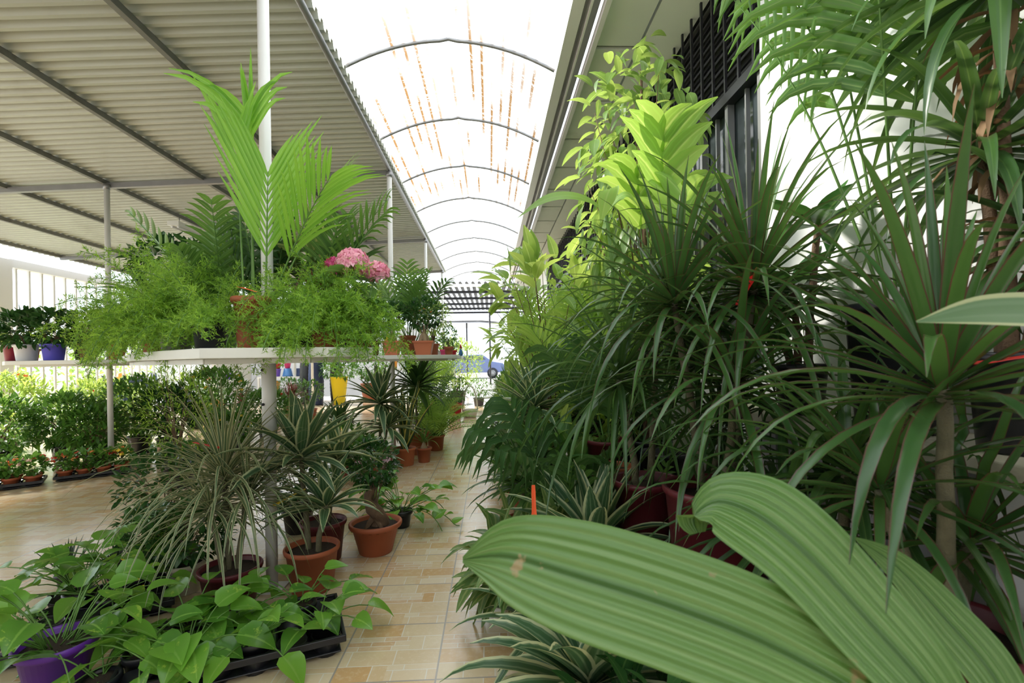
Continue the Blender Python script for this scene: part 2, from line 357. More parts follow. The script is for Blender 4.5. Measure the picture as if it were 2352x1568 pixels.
def vine(label, loc, seed, potr, poth, n, ll, spread, potmat='black', height=.12, mat='pothos', name='potted_pothos', cat='potted plant', trails=(), azr=(0, 2*PI), taper=.75, off=(0, 0), level=.88, zb=(.2, 1.25)):
    rng = R(seed); t = thing(name, label, cat, loc)
    z0 = pot(t, potr, poth, potmat, taper, level=level) if potr else .02
    st = MB(); lv = MB()
    for i in range(n):
        az = rng.uniform(*azr); el = rng.uniform(*zb); ln = rng.uniform(.4, 1)*height+spread*math.cos(el)*rng.uniform(.3, 1)
        rr_ = (potr or .05)*.5
        b = V(math.cos(az)*rng.uniform(0, rr_)+off[0]*rng.random(), math.sin(az)*rng.uniform(0, rr_)+off[1]*rng.random(), z0)
        pts = arch(b, az, el, ln, .7, 5); st.tube(pts, .0022, 4)
        d = (pts[-1]-pts[-2]).normalized(); d = (d*.8+polar(az, -.1)*.8+rdir(rng)*.45).normalized()
        l = ll*rng.uniform(.7, 1.15); leafy(lv, pts[-1], d, l, l*.78, rng, wheart, rng.uniform(.4, 1.1), 6, .16, V(rng.uniform(-.5, .5), rng.uniform(-.6, .3), 1))
    for (az, ln, el, nn) in trails:
        b = V(0, 0, z0); pts = arch(b, az, el, ln, 1.9, 12)
        pts = [p if p.z > -loc[2]+.012 else V(p.x, p.y, -loc[2]+.012) for p in pts]; st.tube(pts, .0025, 5)
        for k in range(nn):
            p = pts[3+int(k*9/nn)]; l = ll*rng.uniform(.6, 1); leafy(lv, p, polar(az+rng.uniform(-1.4, 1.4), rng.uniform(-.2, .7)), l, l*.78, rng, wheart, .6, 6, .16)
    st.build('stems', M['stem'], t); lv.build('leaves', L[mat], t); return t
def bush(label, loc, seed, potr, poth, cz, rad, n, ll, lw, mat='shrub', potmat='terra', name='potted_shrub', cat='potted plant', shape=wlance, droop=.3, off=(0, 0), branches=10, flowers=None, taper=.78, barkmat='bark', potfn=None, zmin=-1, fill=.45, level=.88, seg=4, trunk=None, tagp=None, hang=0):
    """cz: crown centre height, rad: (rx,ry,rz)"""
    rng = R(seed); t = thing(name, label, cat, loc)
    z0 = potfn(t) if potfn else (pot(t, potr, poth, potmat, taper, level=level) if potr else 0)
    c = V(off[0], off[1], cz); lv = MB(); st = MB()
    if trunk: trunk(t, z0)
    for i in range(branches):
        d = rdir(rng, zmin*.6, 1); e = c+V(d.x*rad[0], d.y*rad[1], d.z*rad[2])*.85; b = V(rng.uniform(-.01, .01), rng.uniform(-.01, .01), z0-.01)
        mid = b.lerp(c, .6)+V(rng.uniform(-.02, .02), rng.uniform(-.02, .02), 0); th = min(.0065, max(.0025, .012*rad[2]/.2*.5))
        pts = [b*(1-s)**2+mid*2*s*(1-s)+e*s*s for s in [j/6 for j in range(7)]]; st.tube(pts, [th*(1-.75*j/6) for j in range(7)], 5)
    for i in range(n):
        d = rdir(rng, zmin, 1); q = rng.uniform(fill, 1)**.5; p = c+V(d.x*rad[0]*q, d.y*rad[1]*q, d.z*rad[2]*q)
        dd = (d*.9+rdir(rng)*.8+V(0, 0, .15-hang)).normalized(); l = ll*rng.uniform(.7, 1.2)
        leafy(lv, p, dd, l, lw*l/ll, rng, shape, droop, seg)
    st.build('branches', M[barkmat], t); lv.build('leaves', L[mat], t)
    if flowers:
        for (fm, nf, fr, fs, nn) in flowers:
            for k in range(nf):
                fb = MB(); d = rdir(rng, .1, 1); flowerhead(fb, c+V(d.x*rad[0], d.y*rad[1], d.z*rad[2])*.98, fr, nn, fs, rng)
                fb.build('flower_head', PET[fm], t)
    if tagp: pricetag(t, *tagp)
    return t
def asparagus(label, loc, seed, potr, poth, stems, potmat='black', name='asparagus_fern', needle=.017, dens=1.0, tagp=None):
    """stems: (az,el,L,droop,plume radius)"""
    rng = R(seed); t = thing(name, label, 'potted plant', loc)
    z0 = pot(t, potr, poth, potmat, .8) if potr else 0
    st = MB(); nd = MB()
    for (az, el, ln, dr, pr) in stems:
        b = V(math.cos(az)*potr*.4, math.sin(az)*potr*.4, z0)
        pts = arch(b, az, el, ln, dr, 12); st.tube(pts, .0016, 4)
        nb = int(64*dens*ln/.4)
        for i in range(nb):
            s = .12+.88*i/nb; x = s*12; a = min(11, int(x)); p = pts[a].lerp(pts[a+1], x-a); tg = (pts[a+1]-pts[a]).normalized()
            d = rdir(rng); d = (d-tg*d.dot(tg)*.8).normalized(); d = (d+tg*.45).normalized()
            bl = pr*rng.uniform(.6, 1.1)*math.sin(PI*(.15+.8*s))**.5; vr = rng.random()
            nn = max(5, int(bl/.0032))
            for k in range(nn):
                q = p+d*(bl*(k+1)/nn)+V(0, 0, -.1*bl*(k/nn)**2); e = (rdir(rng)*.85+d*.7).normalized()*(needle*rng.uniform(.6, 1.15))
                sd = e.cross(rdir(rng)).normalized()*(.0017)
                nd.add([q-sd, q+sd, q+e], [(0, 1, 2)], [(0, 0), (1, 0), (.5, 1)], vr)
    st.build('stems', M['stem'], t); nd.build('needles', L['fern'], t)
    if tagp: pricetag(t, *tagp)
    return t
# ---------------- setting ----------------
def tilemat():
    m, t, o = newmat('printed_brick_floor_tile'); b = NB(t)
    tc = b.n('ShaderNodeTexCoord').outputs['Object']; sp = b.n('ShaderNodeSeparateXYZ'); b.l(tc, sp.inputs[0])
    x = b.math('ADD', sp.outputs[0], .186); y = b.math('ADD', sp.outputs[1], .11)
    cb = b.n('ShaderNodeCombineXYZ'); b.l(x, cb.inputs[0]); b.l(y, cb.inputs[1]); vec = cb.outputs[0]
    def brick(bw, rh, mort, c1, c2, off=.5, sq=1., fr=2):
        k = b.n('ShaderNodeTexBrick'); b.l(vec, k.inputs['Vector']); k.offset = off; k.squash = sq; k.squash_frequency = fr
        k.inputs['Scale'].default_value = 1; k.inputs['Brick Width'].default_value = bw; k.inputs['Row Height'].default_value = rh
        k.inputs['Mortar Size'].default_value = mort; k.inputs['Mortar Smooth'].default_value = .3
        k.inputs['Color1'].default_value = c1+(1,); k.inputs['Color2'].default_value = c2+(1,); k.inputs['Mortar'].default_value = (.70, .66, .57, 1)
        k.inputs['Bias'].default_value = -.1
        return k.outputs['Color']
    A = brick(.15, .0825, .0022, (.66, .55, .37), (.57, .35, .15), .43)
    B = brick(.0825, .0275, .0018, (.68, .57, .4), (.57, .36, .2), .5, 1.4, 3)
    C_ = brick(.11, .055, .0022, (.70, .6, .43), (.62, .45, .26), .3)
    fy = b.math('FRACT', b.math('DIVIDE', y, .33)); fx = b.math('FRACT', b.math('DIVIDE', x, .33))
    inb = b.math('MULTIPLY', b.math('GREATER_THAN', fy, .5), b.math('LESS_THAN', fy, .75))
    inb = b.math('MULTIPLY', inb, b.math('LESS_THAN', fx, .66))
    c = b.mix(inb, A, B)
    inc = b.math('MULTIPLY', b.math('LESS_THAN', fy, .25), b.math('GREATER_THAN', fx, .5))
    c = b.mix(inc, c, C_)
    nz = b.noise(tc, 45, 5, .7); c = b.mix(b.math('MULTIPLY', b.ramp(nz, .5, .75), .55), c, (.74, .64, .48))
    c = b.mix(b.math('MULTIPLY', b.ramp(b.noise(tc, 9, 4, .65), .55, .8), .3), c, (.42, .24, .1))
    g = brick(.33, .33, .0035, (0, 0, 0), (0, 0, 0), 0.0); sg = b.n('ShaderNodeSeparateColor'); b.l(g, sg.inputs[0])
    c = b.mix(b.ramp(sg.outputs[0], .2, .5), c, (.36, .33, .29))
    p = b.n('ShaderNodeBsdfPrincipled'); b.l(c, p.inputs['Base Color']); p.inputs['Roughness'].default_value = .2
    b.l(b.math('ADD', b.math('MULTIPLY', nz, .14), .07), p.inputs['Roughness'])
    bp = b.n('ShaderNodeBump'); bp.inputs['Strength'].default_value = .25; bp.inputs['Distance'].default_value = .002
    b.l(nz, bp.inputs['Height']); b.l(bp.outputs[0], p.inputs['Normal']); b.l(p.outputs[0], o.inputs[0]); return m
m = MB(); m.box((-3, 5.5, -.1), (8.4, 15, .2)); struct('floor', m, tilemat())
m = MB(); m.box((0, 20, -.17), (160, 120, .1)); struct('ground', m, solid('sunlit_concrete_ground', (.55, .54, .5), .9, nscale=.6, var=.1))

# shade canopy: corrugated sheet on purlins, sloping down to the left
ZR = lambda x: 2.925+.045*(x+.98)
def beam(mb, p, q, wd, h):
    p, q = Vector(p), Vector(q); t = (q-p).normalized(); s = t.cross(V(0, 0, 1)).normalized()*(wd/2); u = s.cross(t).normalized()*(h/2)
    vs = [a+i*s+j*u for a in (p, q) for i, j in ((-1, -1), (1, -1), (1, 1), (-1, 1))]
    mb.add(vs, [(0, 1, 2, 3), (7, 6, 5, 4), (0, 4, 5, 1), (1, 5, 6, 2), (2, 6, 7, 3), (3, 7, 4, 0)])
def trapz(ph):
    ph %= 1
    return 1 if ph < .3 else (1-(ph-.3)/.2 if ph < .5 else (0 if ph < .8 else (ph-.8)/.2))
m = MB(); wl = .09; ny = int(12.9/wl)*10; xs = [-6.7, -5, -3, -.94]; vs = []; fs = []
for i in range(ny+1):
    y = -2+i*wl/10
    for x in xs: vs.append((x, y, ZR(x)+.022+.040*trapz(i/10)))
for i in range(ny):
    for j in range(len(xs)-1): fs.append((i*4+j, i*4+j+1, (i+1)*4+j+1, (i+1)*4+j))
m.add(vs, fs)
ceil = struct('ceiling', m, solid('cream_corrugated_sheet', (.47, .49, .43), .3, nscale=2.5, var=.07, dirt=(.38, .38, .32), spec=.5))
for x in (-.98, -1.92, -2.82, -3.75, -4.68, -5.6, -6.5):
    m = MB()
    if x in (-.98,): m.tube([(x, -2, ZR(x)), (x, 10.7, ZR(x))], .022, 12); m.build('edge_pipe', M['greysteel'], ceil)
    else: beam(m, (x, -2, ZR(x)), (x, 10.7, ZR(x)), .035, .042); m.build('purlin', M['purlin'], ceil, False)
POLES = [2.21, 4.95, 7.7, 10.4]
for y in [-.5]+POLES:
    m = MB(); beam(m, (-.98, y+.03, ZR(-.98)-.03), (-6.5, y+.03, ZR(-6.5)-.03), .04, .05); m.build('cross_beam', M['greysteel'], ceil, False)
def post(x, y, label, sleeve=False, ztop=None):
    t = thing('support_post', label, 'post', (x, y, 0)); zt = (ztop or ZR(x)-.025)
    m = MB(); m.tube([(0, 0, 0), (0, 0, zt)], .0245, 20); m.build('pole', M['white'], t)
    if sleeve:
        m = MB(); m.tube([(0, 0, .68), (0, 0, 1.02)], .03, 20); s_ = m.build('sleeve', M['white'], t)
        for z in (.82, .97):
            b_ = MB(); b_.tube([(-.012, -.028, z), (-.014, -.037, z)], .006, 8); b_.build('screw', M['darksteel'], s_)
    m = MB(); m.tube([(0, 0, zt-.05), (0, 0, zt)], .03, 14); m.build('collar', M['greysteel'], t)
    m = MB(); m.box((0, 0, .004), (.11, .11, .008)); m.build('base_plate', M['white'], t, False)
post(-.98, 2.21, 'white post rising through the near table of ferns, nearest post', True)
post(-.98, 4.95, 'white post rising through the second table of terracotta pots')
post(-.98, 7.7, 'slim white post third along the aisle edge of the canopy')
post(-.98, 10.4, 'thin far white post at the end corner of the canopy')
post(-3.72, 4.95, 'white post rising through the left table beside bright open side')
post(-3.72, 10.4, 'distant white post behind the potted plants in the middle of the shop')
# arched translucent skylight between canopy and eave
def skymat():
    m, t, o = newmat('translucent_corrugated_sheet'); b = NB(t)
    tc = b.n('ShaderNodeTexCoord').outputs['Object']; sp = b.n('ShaderNodeSeparateXYZ'); b.l(tc, sp.inputs[0])
    x, y = sp.outputs[0], sp.outputs[1]
    ph = b.math('FRACT', b.math('DIVIDE', b.math('ADD', x, .98), .0765)); val = b.math('ABSOLUTE', b.math('SUBTRACT', ph, .5))
    line = b.ramp(val, .20, .09)
    cb = b.n('ShaderNodeCombineXYZ'); b.l(b.math('MULTIPLY', b.math('FLOOR', b.math('DIVIDE', b.math('ADD', x, .98), .0765)), 3.71), cb.inputs[0]); b.l(b.math('MULTIPLY', y, .75), cb.inputs[1])
    n1 = b.noise(cb.outputs[0], 1.0, 2, .5); msk = b.ramp(n1, .42, .55)
    band = b.math('MULTIPLY', b.ramp(y, 2.2, 3.4), b.ramp(y, 7.6, 6.2))
    fine = b.ramp(b.noise(tc, 26, 4, .7), .25, .48)
    a = b.math('MULTIPLY', b.math('MULTIPLY', b.math('MULTIPLY', line, msk), band), fine)
    col = b.mix(a, (.96, .97, .95), (.30, .16, .06))
    tp = b.n('ShaderNodeBsdfTransparent'); b.l(col, tp.inputs[0]); tl = b.n('ShaderNodeBsdfTranslucent'); b.l(col, tl.inputs[0])
    mx = b.n('ShaderNodeMixShader'); mx.inputs[0].default_value = .35; b.l(tp.outputs[0], mx.inputs[1]); b.l(tl.outputs[0], mx.inputs[2])
    b.l(mx.outputs[0], o.inputs[0]); return m
ZB = lambda x: 3.0+.2*(1-((x+.25)/.73)**2)
m = MB(); vs = []; fs = []; nx = 19*8; yy = [-2, 0, 2, 4, 6, 8, 10, 12.6]
for i in range(nx+1):
    x = -.98+1.46*i/nx
    for y in yy: vs.append((x, y, ZB(x)+.02+.008*math.cos(2*PI*i/8)))
for i in range(nx):
    for j in range(len(yy)-1): fs.append((i*8+j, (i+1)*8+j, (i+1)*8+j+1, i*8+j+1))
m.add(vs, fs); sky = struct('window_1', m, skymat(), True)
for k in range(-4, 9):
    y = 3.37+1.09*k; m = MB(); m.tube([(-.98+1.46*i/24, y, ZB(-.98+1.46*i/24)+(.012 if i == 12 else 0)-.002) for i in range(25)], .012, 8); m.build('arch_rib', M['greysteel'], sky)
# eave, soffit and facade on the right
G = {'lg': solid('pale_pressed_metal', (.76, .73, .72), .4, nscale=3, var=.06), 'dg': solid('grey_gutter_underside', (.33, .31, .29), .5, nscale=3, var=.1),
     'sof': solid('cream_soffit_panel', (.80, .82, .73), .6, nscale=3, var=.05, dirt=(.6, .6, .5)), 'gap': solid('dark_panel_joint', (.02, .02, .02), .6),
     'wallw': solid('white_painted_render', (.82, .82, .84), .6, nscale=3, var=.03), 'grey': solid('grey_painted_panel', (.42, .42, .44), .6, nscale=4, var=.05)}
m = MB(); m.prism([(.48, 0), (.565, 0), (.565, .1), (.48, .1)], 0, 1); m = MB()
m.box((.525, 5, 3.02), (.07, 15, .09)); m.box((.60, 5, 3.0), (.012, 15, .06)); tr = struct('trim_1', m, G['lg'])
m = MB(); m.box((.615, 5, 3.055), (.11, 15, .01)); m.build('gutter_underside', G['dg'], tr, False)
m = MB(); m.box((.685, 5, 2.975), (.03, 15, .05)); m.build('light_strip', G['lg'], tr, False)
m = MB(); m.box((.84, 5, 3.035), (.3, 15, .01)); tr = struct('trim_2', m, G['gap'])
for i in range(22):
    y0 = -1.46+i*.65; m = MB(); zz = 2.985; m.add([(.71, y0+.018, zz), (.975, y0+.018, zz), (.975, y0+.632, zz), (.71, y0+.632, zz), (.71, y0+.018, zz+.02), (.975, y0+.018, zz+.02), (.975, y0+.632, zz+.02), (.71, y0+.632, zz+.02)], [(3, 2, 1, 0), (4, 5, 6, 7), (0, 1, 5, 4), (1, 2, 6, 5), (2, 3, 7, 6), (3, 0, 4, 7)])
    m.build('soffit_panel', G['sof'], tr, False)
m = MB(); m.add([(.995, -2, 2.99), (1.32, -2, 2.965), (1.32, 12.5, 2.965), (.995, 12.5, 2.99), (.995, -2, 3.05), (1.32, -2, 3.05), (1.32, 12.5, 3.05), (.995, 12.5, 3.05)], [(3, 2, 1, 0), (4, 5, 6, 7), (0, 1, 5, 4), (1, 2, 6, 5), (2, 3, 7, 6), (3, 0, 4, 7)])
struct('trim_3', m, G['sof'])
m = MB(); m.box((1.3, .04, 1.5), (.2, 4.08, 3.0)); m.box((1.3, 7.3, .45), (.2, 10.44, .9)); m.box((1.3, 11.26, 1.95), (.2, 2.52, 2.1)); m.box((1.5, 5, 1.5), (.1, 15, 3)); struct('wall_right', m, G['wallw'])
glass = solid('dark_reflective_glass', (.05, .065, .07), .08, nscale=2, var=.5)
m = MB(); m.box((1.27, 6.04, 1.6), (.02, 7.92, 1.4)); wn = struct('window_2', m, glass)
m = MB(); m.box((1.27, 6.04, 2.64), (.02, 7.92, .7)); m.build('upper_pane', G['gap'], wn, False)
m = MB(); m.box((1.225, 6.04, 2.29), (.05, 7.92, .05)); m.build('header_bar', M['black'], wn, False)
m = MB()
for k in range(9): m.add([(1.215, 2.1, 2.36+k*.07), (1.215, 9.98, 2.36+k*.07), (1.25, 9.98, 2.385+k*.07), (1.25, 2.1, 2.385+k*.07)], [(0, 1, 2, 3)])
m.build('louvre', M['charcoal'], wn, False)
for k in range(60):
    y = 2.14+k*.132; m = MB(); m.box((1.208, y, 2.64), (.012, .014, .66)); m.build('grille_bar', M['darksteel'], wn, False)
m = MB()
for k in range(27): m.box((1.235, 2.12+k*.30, 1.6), (.035, .03, 1.36)); m.box((1.24, 2.26+k*.30, 1.6), (.02, .012, 1.36))
m.build('window_frame', M['greysteel'], wn, False)
# ledge along the right wall
t = thing('wall_ledge', 'low stone-topped ledge built against the white wall behind the spiky plants', 'ledge', (1.07, 1.2, 0))
m = MB(); m.box((0, -.05, .78), (.27, 1.7, .035)); bevel(m.build('ledge_top', solid('chipped_cream_stone', (.62, .58, .46), .6, nscale=7, dirt=(.12, .09, .05)), t, False), .004)
for y in (-.8, -.35, .1, .55): m = MB(); m.box((-.08, y, .38), (.07, .07, .76)); m.build('ledge_post', G['wallw'], t, False)
m = MB(); m.box((.04, -.05, .38), (.1, 1.66, .76)); m.build('back_panel', G['grey'], t, False)
# low staging bench for the pots on the right
def bench(label, x, y, wd, ln, h, slats=6):
    t = thing('plant_bench', label, 'bench', (x, y, 0)); m = MB()
    for k in range(slats): m.box((-wd/2+wd*(k+.5)/slats, 0, h-.012), (wd/slats*.85, ln, .024))
    m.build('slatted_top', M['greyp'], t, False)
    for a in (-1, 1):
        for b_ in (-1, 1): m = MB(); m.box((a*(wd/2-.03), b_*(ln/2-.04), (h-.024)/2), (.04, .04, h-.024)); m.build('leg', M['greyp'], t, False)
bench('low grey slatted bench under the maroon potted dracaena', .66, 1.42, .42, .9, .26)
bench('low grey slatted bench under the middle rows of palms', .74, 2.75, .56, 1.3, .30)
bench('low grey slatted bench at the far end of the palm rows', .74, 4.8, .56, 2.2, .34)

# octagonal display tables
def table(label, poly, z, cx, cy, posts):
    t = thing('display_table', label, 'table', (cx, cy, 0)); m = MB(); m.prism([(x-cx, y-cy) for x, y in poly], z-.035, z)
    bevel(m.build('tabletop', M['tabwhite'], t, False), .003)
    m = MB(); c = Vector((sum(p[0] for p in poly)/len(poly)-cx, sum(p[1] for p in poly)/len(poly)-cy, 0))
    ins = [((x-cx-c.x)*.86+c.x, (y-cy-c.y)*.86+c.y) for x, y in poly]; n = len(ins)
    for i in range(n):
        a, b_ = ins[i], ins[(i+1) % n]; beam(m, (a[0], a[1], z-.045), (b_[0], b_[1], z-.045), .02, .018)
    m.build('under_frame', M['tabwhite'], t, False)
    for (px, py) in posts:
        m = MB(); m.tube([(px-cx, py-cy, 0), (px-cx, py-cy, z-.03)], .018, 12); m.build('leg', M['white'], t)
def octa(cx, cy, r, a0=PI/8): return [(cx+r*math.cos(a0+k*PI/4), cy+r*math.sin(a0+k*PI/4)) for k in range(8)]
TZ = 1.053
table('near octagonal white table crowded with ferns and palms', [(-.436, 1.85), (-.56, 1.72), (-.955, 1.65), (-1.5, 2.12), (-2.35, 3.2), (-2.3, 3.5), (-1.3, 3.1), (-.62, 2.45)], TZ, -.98, 2.21, [])
table('second octagonal white table holding terracotta pots', octa(-1.0, 4.95, .74), TZ, -.98, 4.95, [])
table('third small white table behind the terracotta pots, with red pots', octa(-1.0, 6.3, .7), TZ+.0, -1.0, 6.3, [(-1.0, 6.3)])
table('left octagonal white table with blue and white pots', octa(-3.72, 4.95, .78), TZ, -3.72, 4.95, [])

# fluorescent lamp hung under the canopy
t = thing('fluorescent_lamp', 'white twin-tube fluorescent lamp hung below the canopy on the left', 'lamp', (-3.68, 6.5, 2.66))
m = MB(); beam(m, (0, -.62, 0), (0, .62, 0), .13, .05); m.build('housing', M['white'], t, False)
for s in (-.035, .035): m = MB(); m.tube([(s, -.58, -.035), (s, .58, -.035)], .014, 10); m.build('tube', M['whitep'], t)
for s in (-.5, .5): m = MB(); m.tube([(0, s, .02), (0, s, .11)], .004, 6); m.build('hanger', M['greysteel'], t)

# left side frame with gate bars, back wall
m = MB(); m.box((-7, 7.3, 1.28), (.2, .2, 2.56)); m.box((-7, 11, 2.52), (.12, 7.2, .12)); m.box((-7, 14.6, 1.28), (.18, .18, 2.56)); m.box((-7, 11, .12), (.1, 7.2, .1)); gt = struct('wall_left', m, G['wallw'])
for k in range(34): m = MB(); m.box((-7, 7.55+k*.21, 1.3), (.03, .03, 2.35)); m.build('railing_bar', M['white'], gt, False)
m = MB(); m.box((-7.0, 13.6, 1.28), (.12, 1.8, 2.4)); m.build('cream_panel', M['cream'], gt, False)
m = MB(); m.box((-2.85, -2.7, 1.55), (8.3, .15, 3.3)); struct('wall_front_added', m, G['wallw'])  # unseen wall added behind the camera to darken faces turned towards it
m = MB(); m.box((-5.6, 14.6, 1.0), (8.0, .15, 2.0)); struct('wall_back', m, G['wallw'])
# far slatted canopy
m = MB(); wl = .16
for i in range(44):
    x0 = -5.4+i*wl; vs = []; n = 6
    for j in range(n+1):
        xx = x0+wl*.62*j/n
        for y in (12.4, 19.5): vs.append((xx, y, 2.96+.035*math.sin(2*PI*(.62*j/n))))
    m.add(vs, [(j*2, j*2+2, j*2+3, j*2+1) for j in range(n)])
fc = struct('ceiling_far', m, solid('dark_weathered_sheet', (.1, .1, .11), .5, nscale=3, var=.3))
for y in (12.4, 13.6, 15.0, 16.5, 18, 19.5): m = MB(); m.box((-1.9, y, 2.89), (7.2, .05, .07)); m.build('purlin', M['white'] if y == 12.4 else M['darksteel'], fc, False)
for x, y, l_ in ((.02, 19.4, 'thin dark post carrying the far slatted canopy'), (-4.9, 19.4, 'thin dark post at the left of the far slatted canopy'), (1.5, 12.5, 'pale corner post where the far canopy meets the facade'), (-4.9, 12.5, 'pale front post of the far slatted canopy')):
    t = thing('canopy_post', l_, 'post', (x, y, 0)); m = MB(); m.tube([(0, 0, 0), (0, 0, 2.87)], .035, 10); m.build('pole', M['darksteel' if 'dark' in l_.split('far')[0] else 'white'], t)
    m = MB(); m.box((0, 0, .01), (.16, .16, .02)); m.build('base_plate', M['greysteel'], t, False)
# far parasol
t = thing('market_parasol', 'large pale parasol open beyond the far canopy', 'parasol', (-1.2, 26, 0)); m = MB()
N = 8; vs = [(0, 0, 3.55)]+[(2.0*math.cos(PI/4*k+.4), 2.0*math.sin(PI/4*k+.4), 2.95) for k in range(8)]; m.add(vs, [(0, 1+k, 1+(k+1) % 8) for k in range(8)]); m.add([(x, y, z-(.02 if i == 0 else .12)) for i, (x, y, z) in enumerate(vs)], [(1+(k+1) % 8, 1+k, 0) for k in range(8)]); m.build('canopy', M['whitep'], t, False)
m = MB(); m.tube([(0, 0, 0), (0, 0, 3.5)], .04, 10); m.build('pole', M['darksteel'], t)
for k in range(8): m = MB(); m.tube([(0, 0, 3.05), (1.3*math.cos(PI/4*k+.4), 1.3*math.sin(PI/4*k+.4), 3.1)], .015, 5); m.build('rib', M['greysteel'], t)
# cars outside
def car(label, loc, rz, mat):
    t = thing('parked_car', label, 'car', loc, rz)
    prof = [(-2.1, .35), (-2.15, .75), (-1.9, .95), (-1.2, 1.0), (-.7, 1.42), (.75, 1.45), (1.35, 1.02), (2.0, .9), (2.15, .6), (2.1, .35)]
    m = MB(); n = len(prof); vs = [(x, -.82+(.12 if z > 1.1 else 0), z) for x, z in prof]+[(x, .82-(.12 if z > 1.1 else 0), z) for x, z in prof]
    m.add(vs, [tuple(range(n)), tuple(range(2*n-1, n-1, -1))]+[((i+1) % n, i, n+i, n+(i+1) % n) for i in range(n)]); bevel(m.build('body', mat, t, False), .05, 3)
    for s in (-1, 1):
        m = MB(); y = s*.79; m.add([(-.98, y, 1.03), (1.1, y, 1.03), (.68, y*.93, 1.36), (-.62, y*.93, 1.36), (-.98, y*1.02, 1.03), (1.1, y*1.02, 1.03), (.68, y*.96, 1.36), (-.62, y*.96, 1.36)], [(0, 1, 2, 3), (7, 6, 5, 4), (0, 4, 5, 1), (2, 6, 7, 3), (1, 5, 6, 2), (3, 7, 4, 0)]); m.build('side_window', glass, t, False)
        for x in (-1.35, 1.35):
            m = MB(); m.tube([(x, s*.66, .32), (x, s*.86, .32)], .32, 24); wh = m.build('wheel', M['black'], t)
            m = MB(); m.tube([(x, s*.855, .32), (x, s*.88, .32)], .19, 16); m.build('hubcap', M['greysteel'], wh)
car('pale blue car parked outside beyond the bright left opening', (-15.5, 13.5, -.12), .2, solid('pale_blue_car_paint', (.35, .5, .7), .25, nscale=1, var=.03))
car('dark blue car parked far away down the street past the aisle', (-1.2, 30, -.12), 0, solid('blue_car_paint', (.13, .17, .34), .25, nscale=1, var=.03))
# ================= left: floor group round the nearest post =================
T_ = 'stands on the tiles'
vine('pothos with heart-shaped leaves in a purple flared pot, front left corner', (-1.33, 1.55, 0), 1, .1, .17, 46, .105, .13, 'purple', .2, taper=.68, azr=(0, 6.28))
def tray(label, loc, rz, nx, ny, cell, h, name='cell_tray'):
    t = thing(name, label, 'tray', loc, rz); L_, W_ = nx*cell, ny*cell
    m = MB()
    for s in (-1, 1): m.box((0, s*(W_/2), h-.012), (L_+.012, .012, .024)); m.box((s*(L_/2), 0, h-.012), (.012, W_, .024))
    m.box((0, 0, h*.25), (L_*.97, W_*.97, .006)); bevel(m.build('rim', M['black'], t, False), .003)
    m = MB()
    for i in range(nx):
        for j in range(ny):
            x, y = (i-(nx-1)/2)*cell, (j-(ny-1)/2)*cell; r = cell*.47
            m.lathe([(r*.72, 0), (r*.75, .004), (r*.98, h-.012), (r*1.0, h-.008), (r*.94, h-.008), (r*.72, .012)], 12, (x, y, 0))
    m.build('cells', M['black'], t); return t
def inrot(cx, cy, rz, x, y): return (cx+x*math.cos(rz)-y*math.sin(rz), cy+x*math.sin(rz)+y*math.cos(rz))
tray('long black cell tray full of pothos in the left foreground', (-.87, 1.71, 0), .39, 6, 3, .108, .075)
tray('small black tray of two terracotta pots at the left picture edge', (-1.66, 1.72, 0), .35, 2, 1, .12, .05)
tray('black cell tray behind the purple pot, holding trailing plants', (-1.56, 2.06, 0), .5, 4, 3, .11, .06)
k = 0
words = ['at the right end of the long black tray', 'at the back right of the long black tray', 'in the front middle of the long black tray', 'in the back middle of the long black tray', 'in the front left of the long black tray', 'at the back left of the long black tray', 'at the left end of that tray']
for (x, y), wd in zip([(.25, -.06), (.2, .09), (.05, -.1), (0, .08), (-.14, -.08), (-.16, .1), (-.27, -.02)], words):
    px, py = inrot(-.87, 1.71, .39, x, y)
    vine('young pothos in a black plug pot '+wd, (px, py, .016), 10+k, .046, .085, 13 if k < 4 else 16, .105 if k < 4 else .12, .09, 'black', .12, taper=.75, zb=(.1, 1.2)); k += 1
vine('pothos with large drooping leaf lying left of the long black tray', (-1.17, 1.50, 0), 31, .05, .08, 9, .12, .12, 'black', .1, azr=(1.6, 5.2))
for i, (x, y, lb, mt) in enumerate([(-.06, 0, 'pale mossy succulent in a small terracotta pot, left in the edge tray', 'shrubpale'), (.06, 0, 'mossy green cushion in a small terracotta pot, right in the edge tray', 'shrub')]):
    px, py = inrot(-1.66, 1.72, .35, x, y); bush(lb, (px, py, .008), 40+i, .042, .075, .11, (.06, .06, .05), 160, .02, .008, mt, 'terra', 'potted_succulent', branches=5)
for i, (x, y, lb, n) in enumerate([(-.1, .02, 'trailing pothos behind the purple pot with long pointed leaves', 26), (.08, .06, 'trailing pothos with yellow tags behind the purple pot', 24), (.02, -.1, 'low pothos just behind the purple pot rim', 18)]):
    px, py = inrot(-1.56, 2.06, .5, x, y); t = vine(lb, (px, py, .012), 50+i, .048, .09, n, .1, .12, 'black', .2, zb=(.4, 1.35))
    if 'yellow' in lb:
        for q in range(4): pricetag(t, (.03+.035*q, -.12-.02*q, .22-.032*q), .035, .02, 'ytag', -.6, -.2)
def aloe(label, loc, seed, n=16, ln=.13, w=.014, mat='aloe', pr=.04, ph=.07, pm='black', name='potted_aloe', el0=1.5, el1=.7, droop=.05):
    rng = R(seed); t = thing(name, label, 'potted plant', loc); z0 = pot(t, pr, ph, pm, .8); lv = MB()
    rosette(lv, (0, 0, z0), n, ln, w, el0, el1, droop, rng, fold=.35, kind='strap', seg=6, r0=.01); lv.build('leaves', L[mat], t); return t
aloe('small spiky aloe behind the pothos at the far left', (-1.93, 2.3, 0), 61, 16, .19, .014)
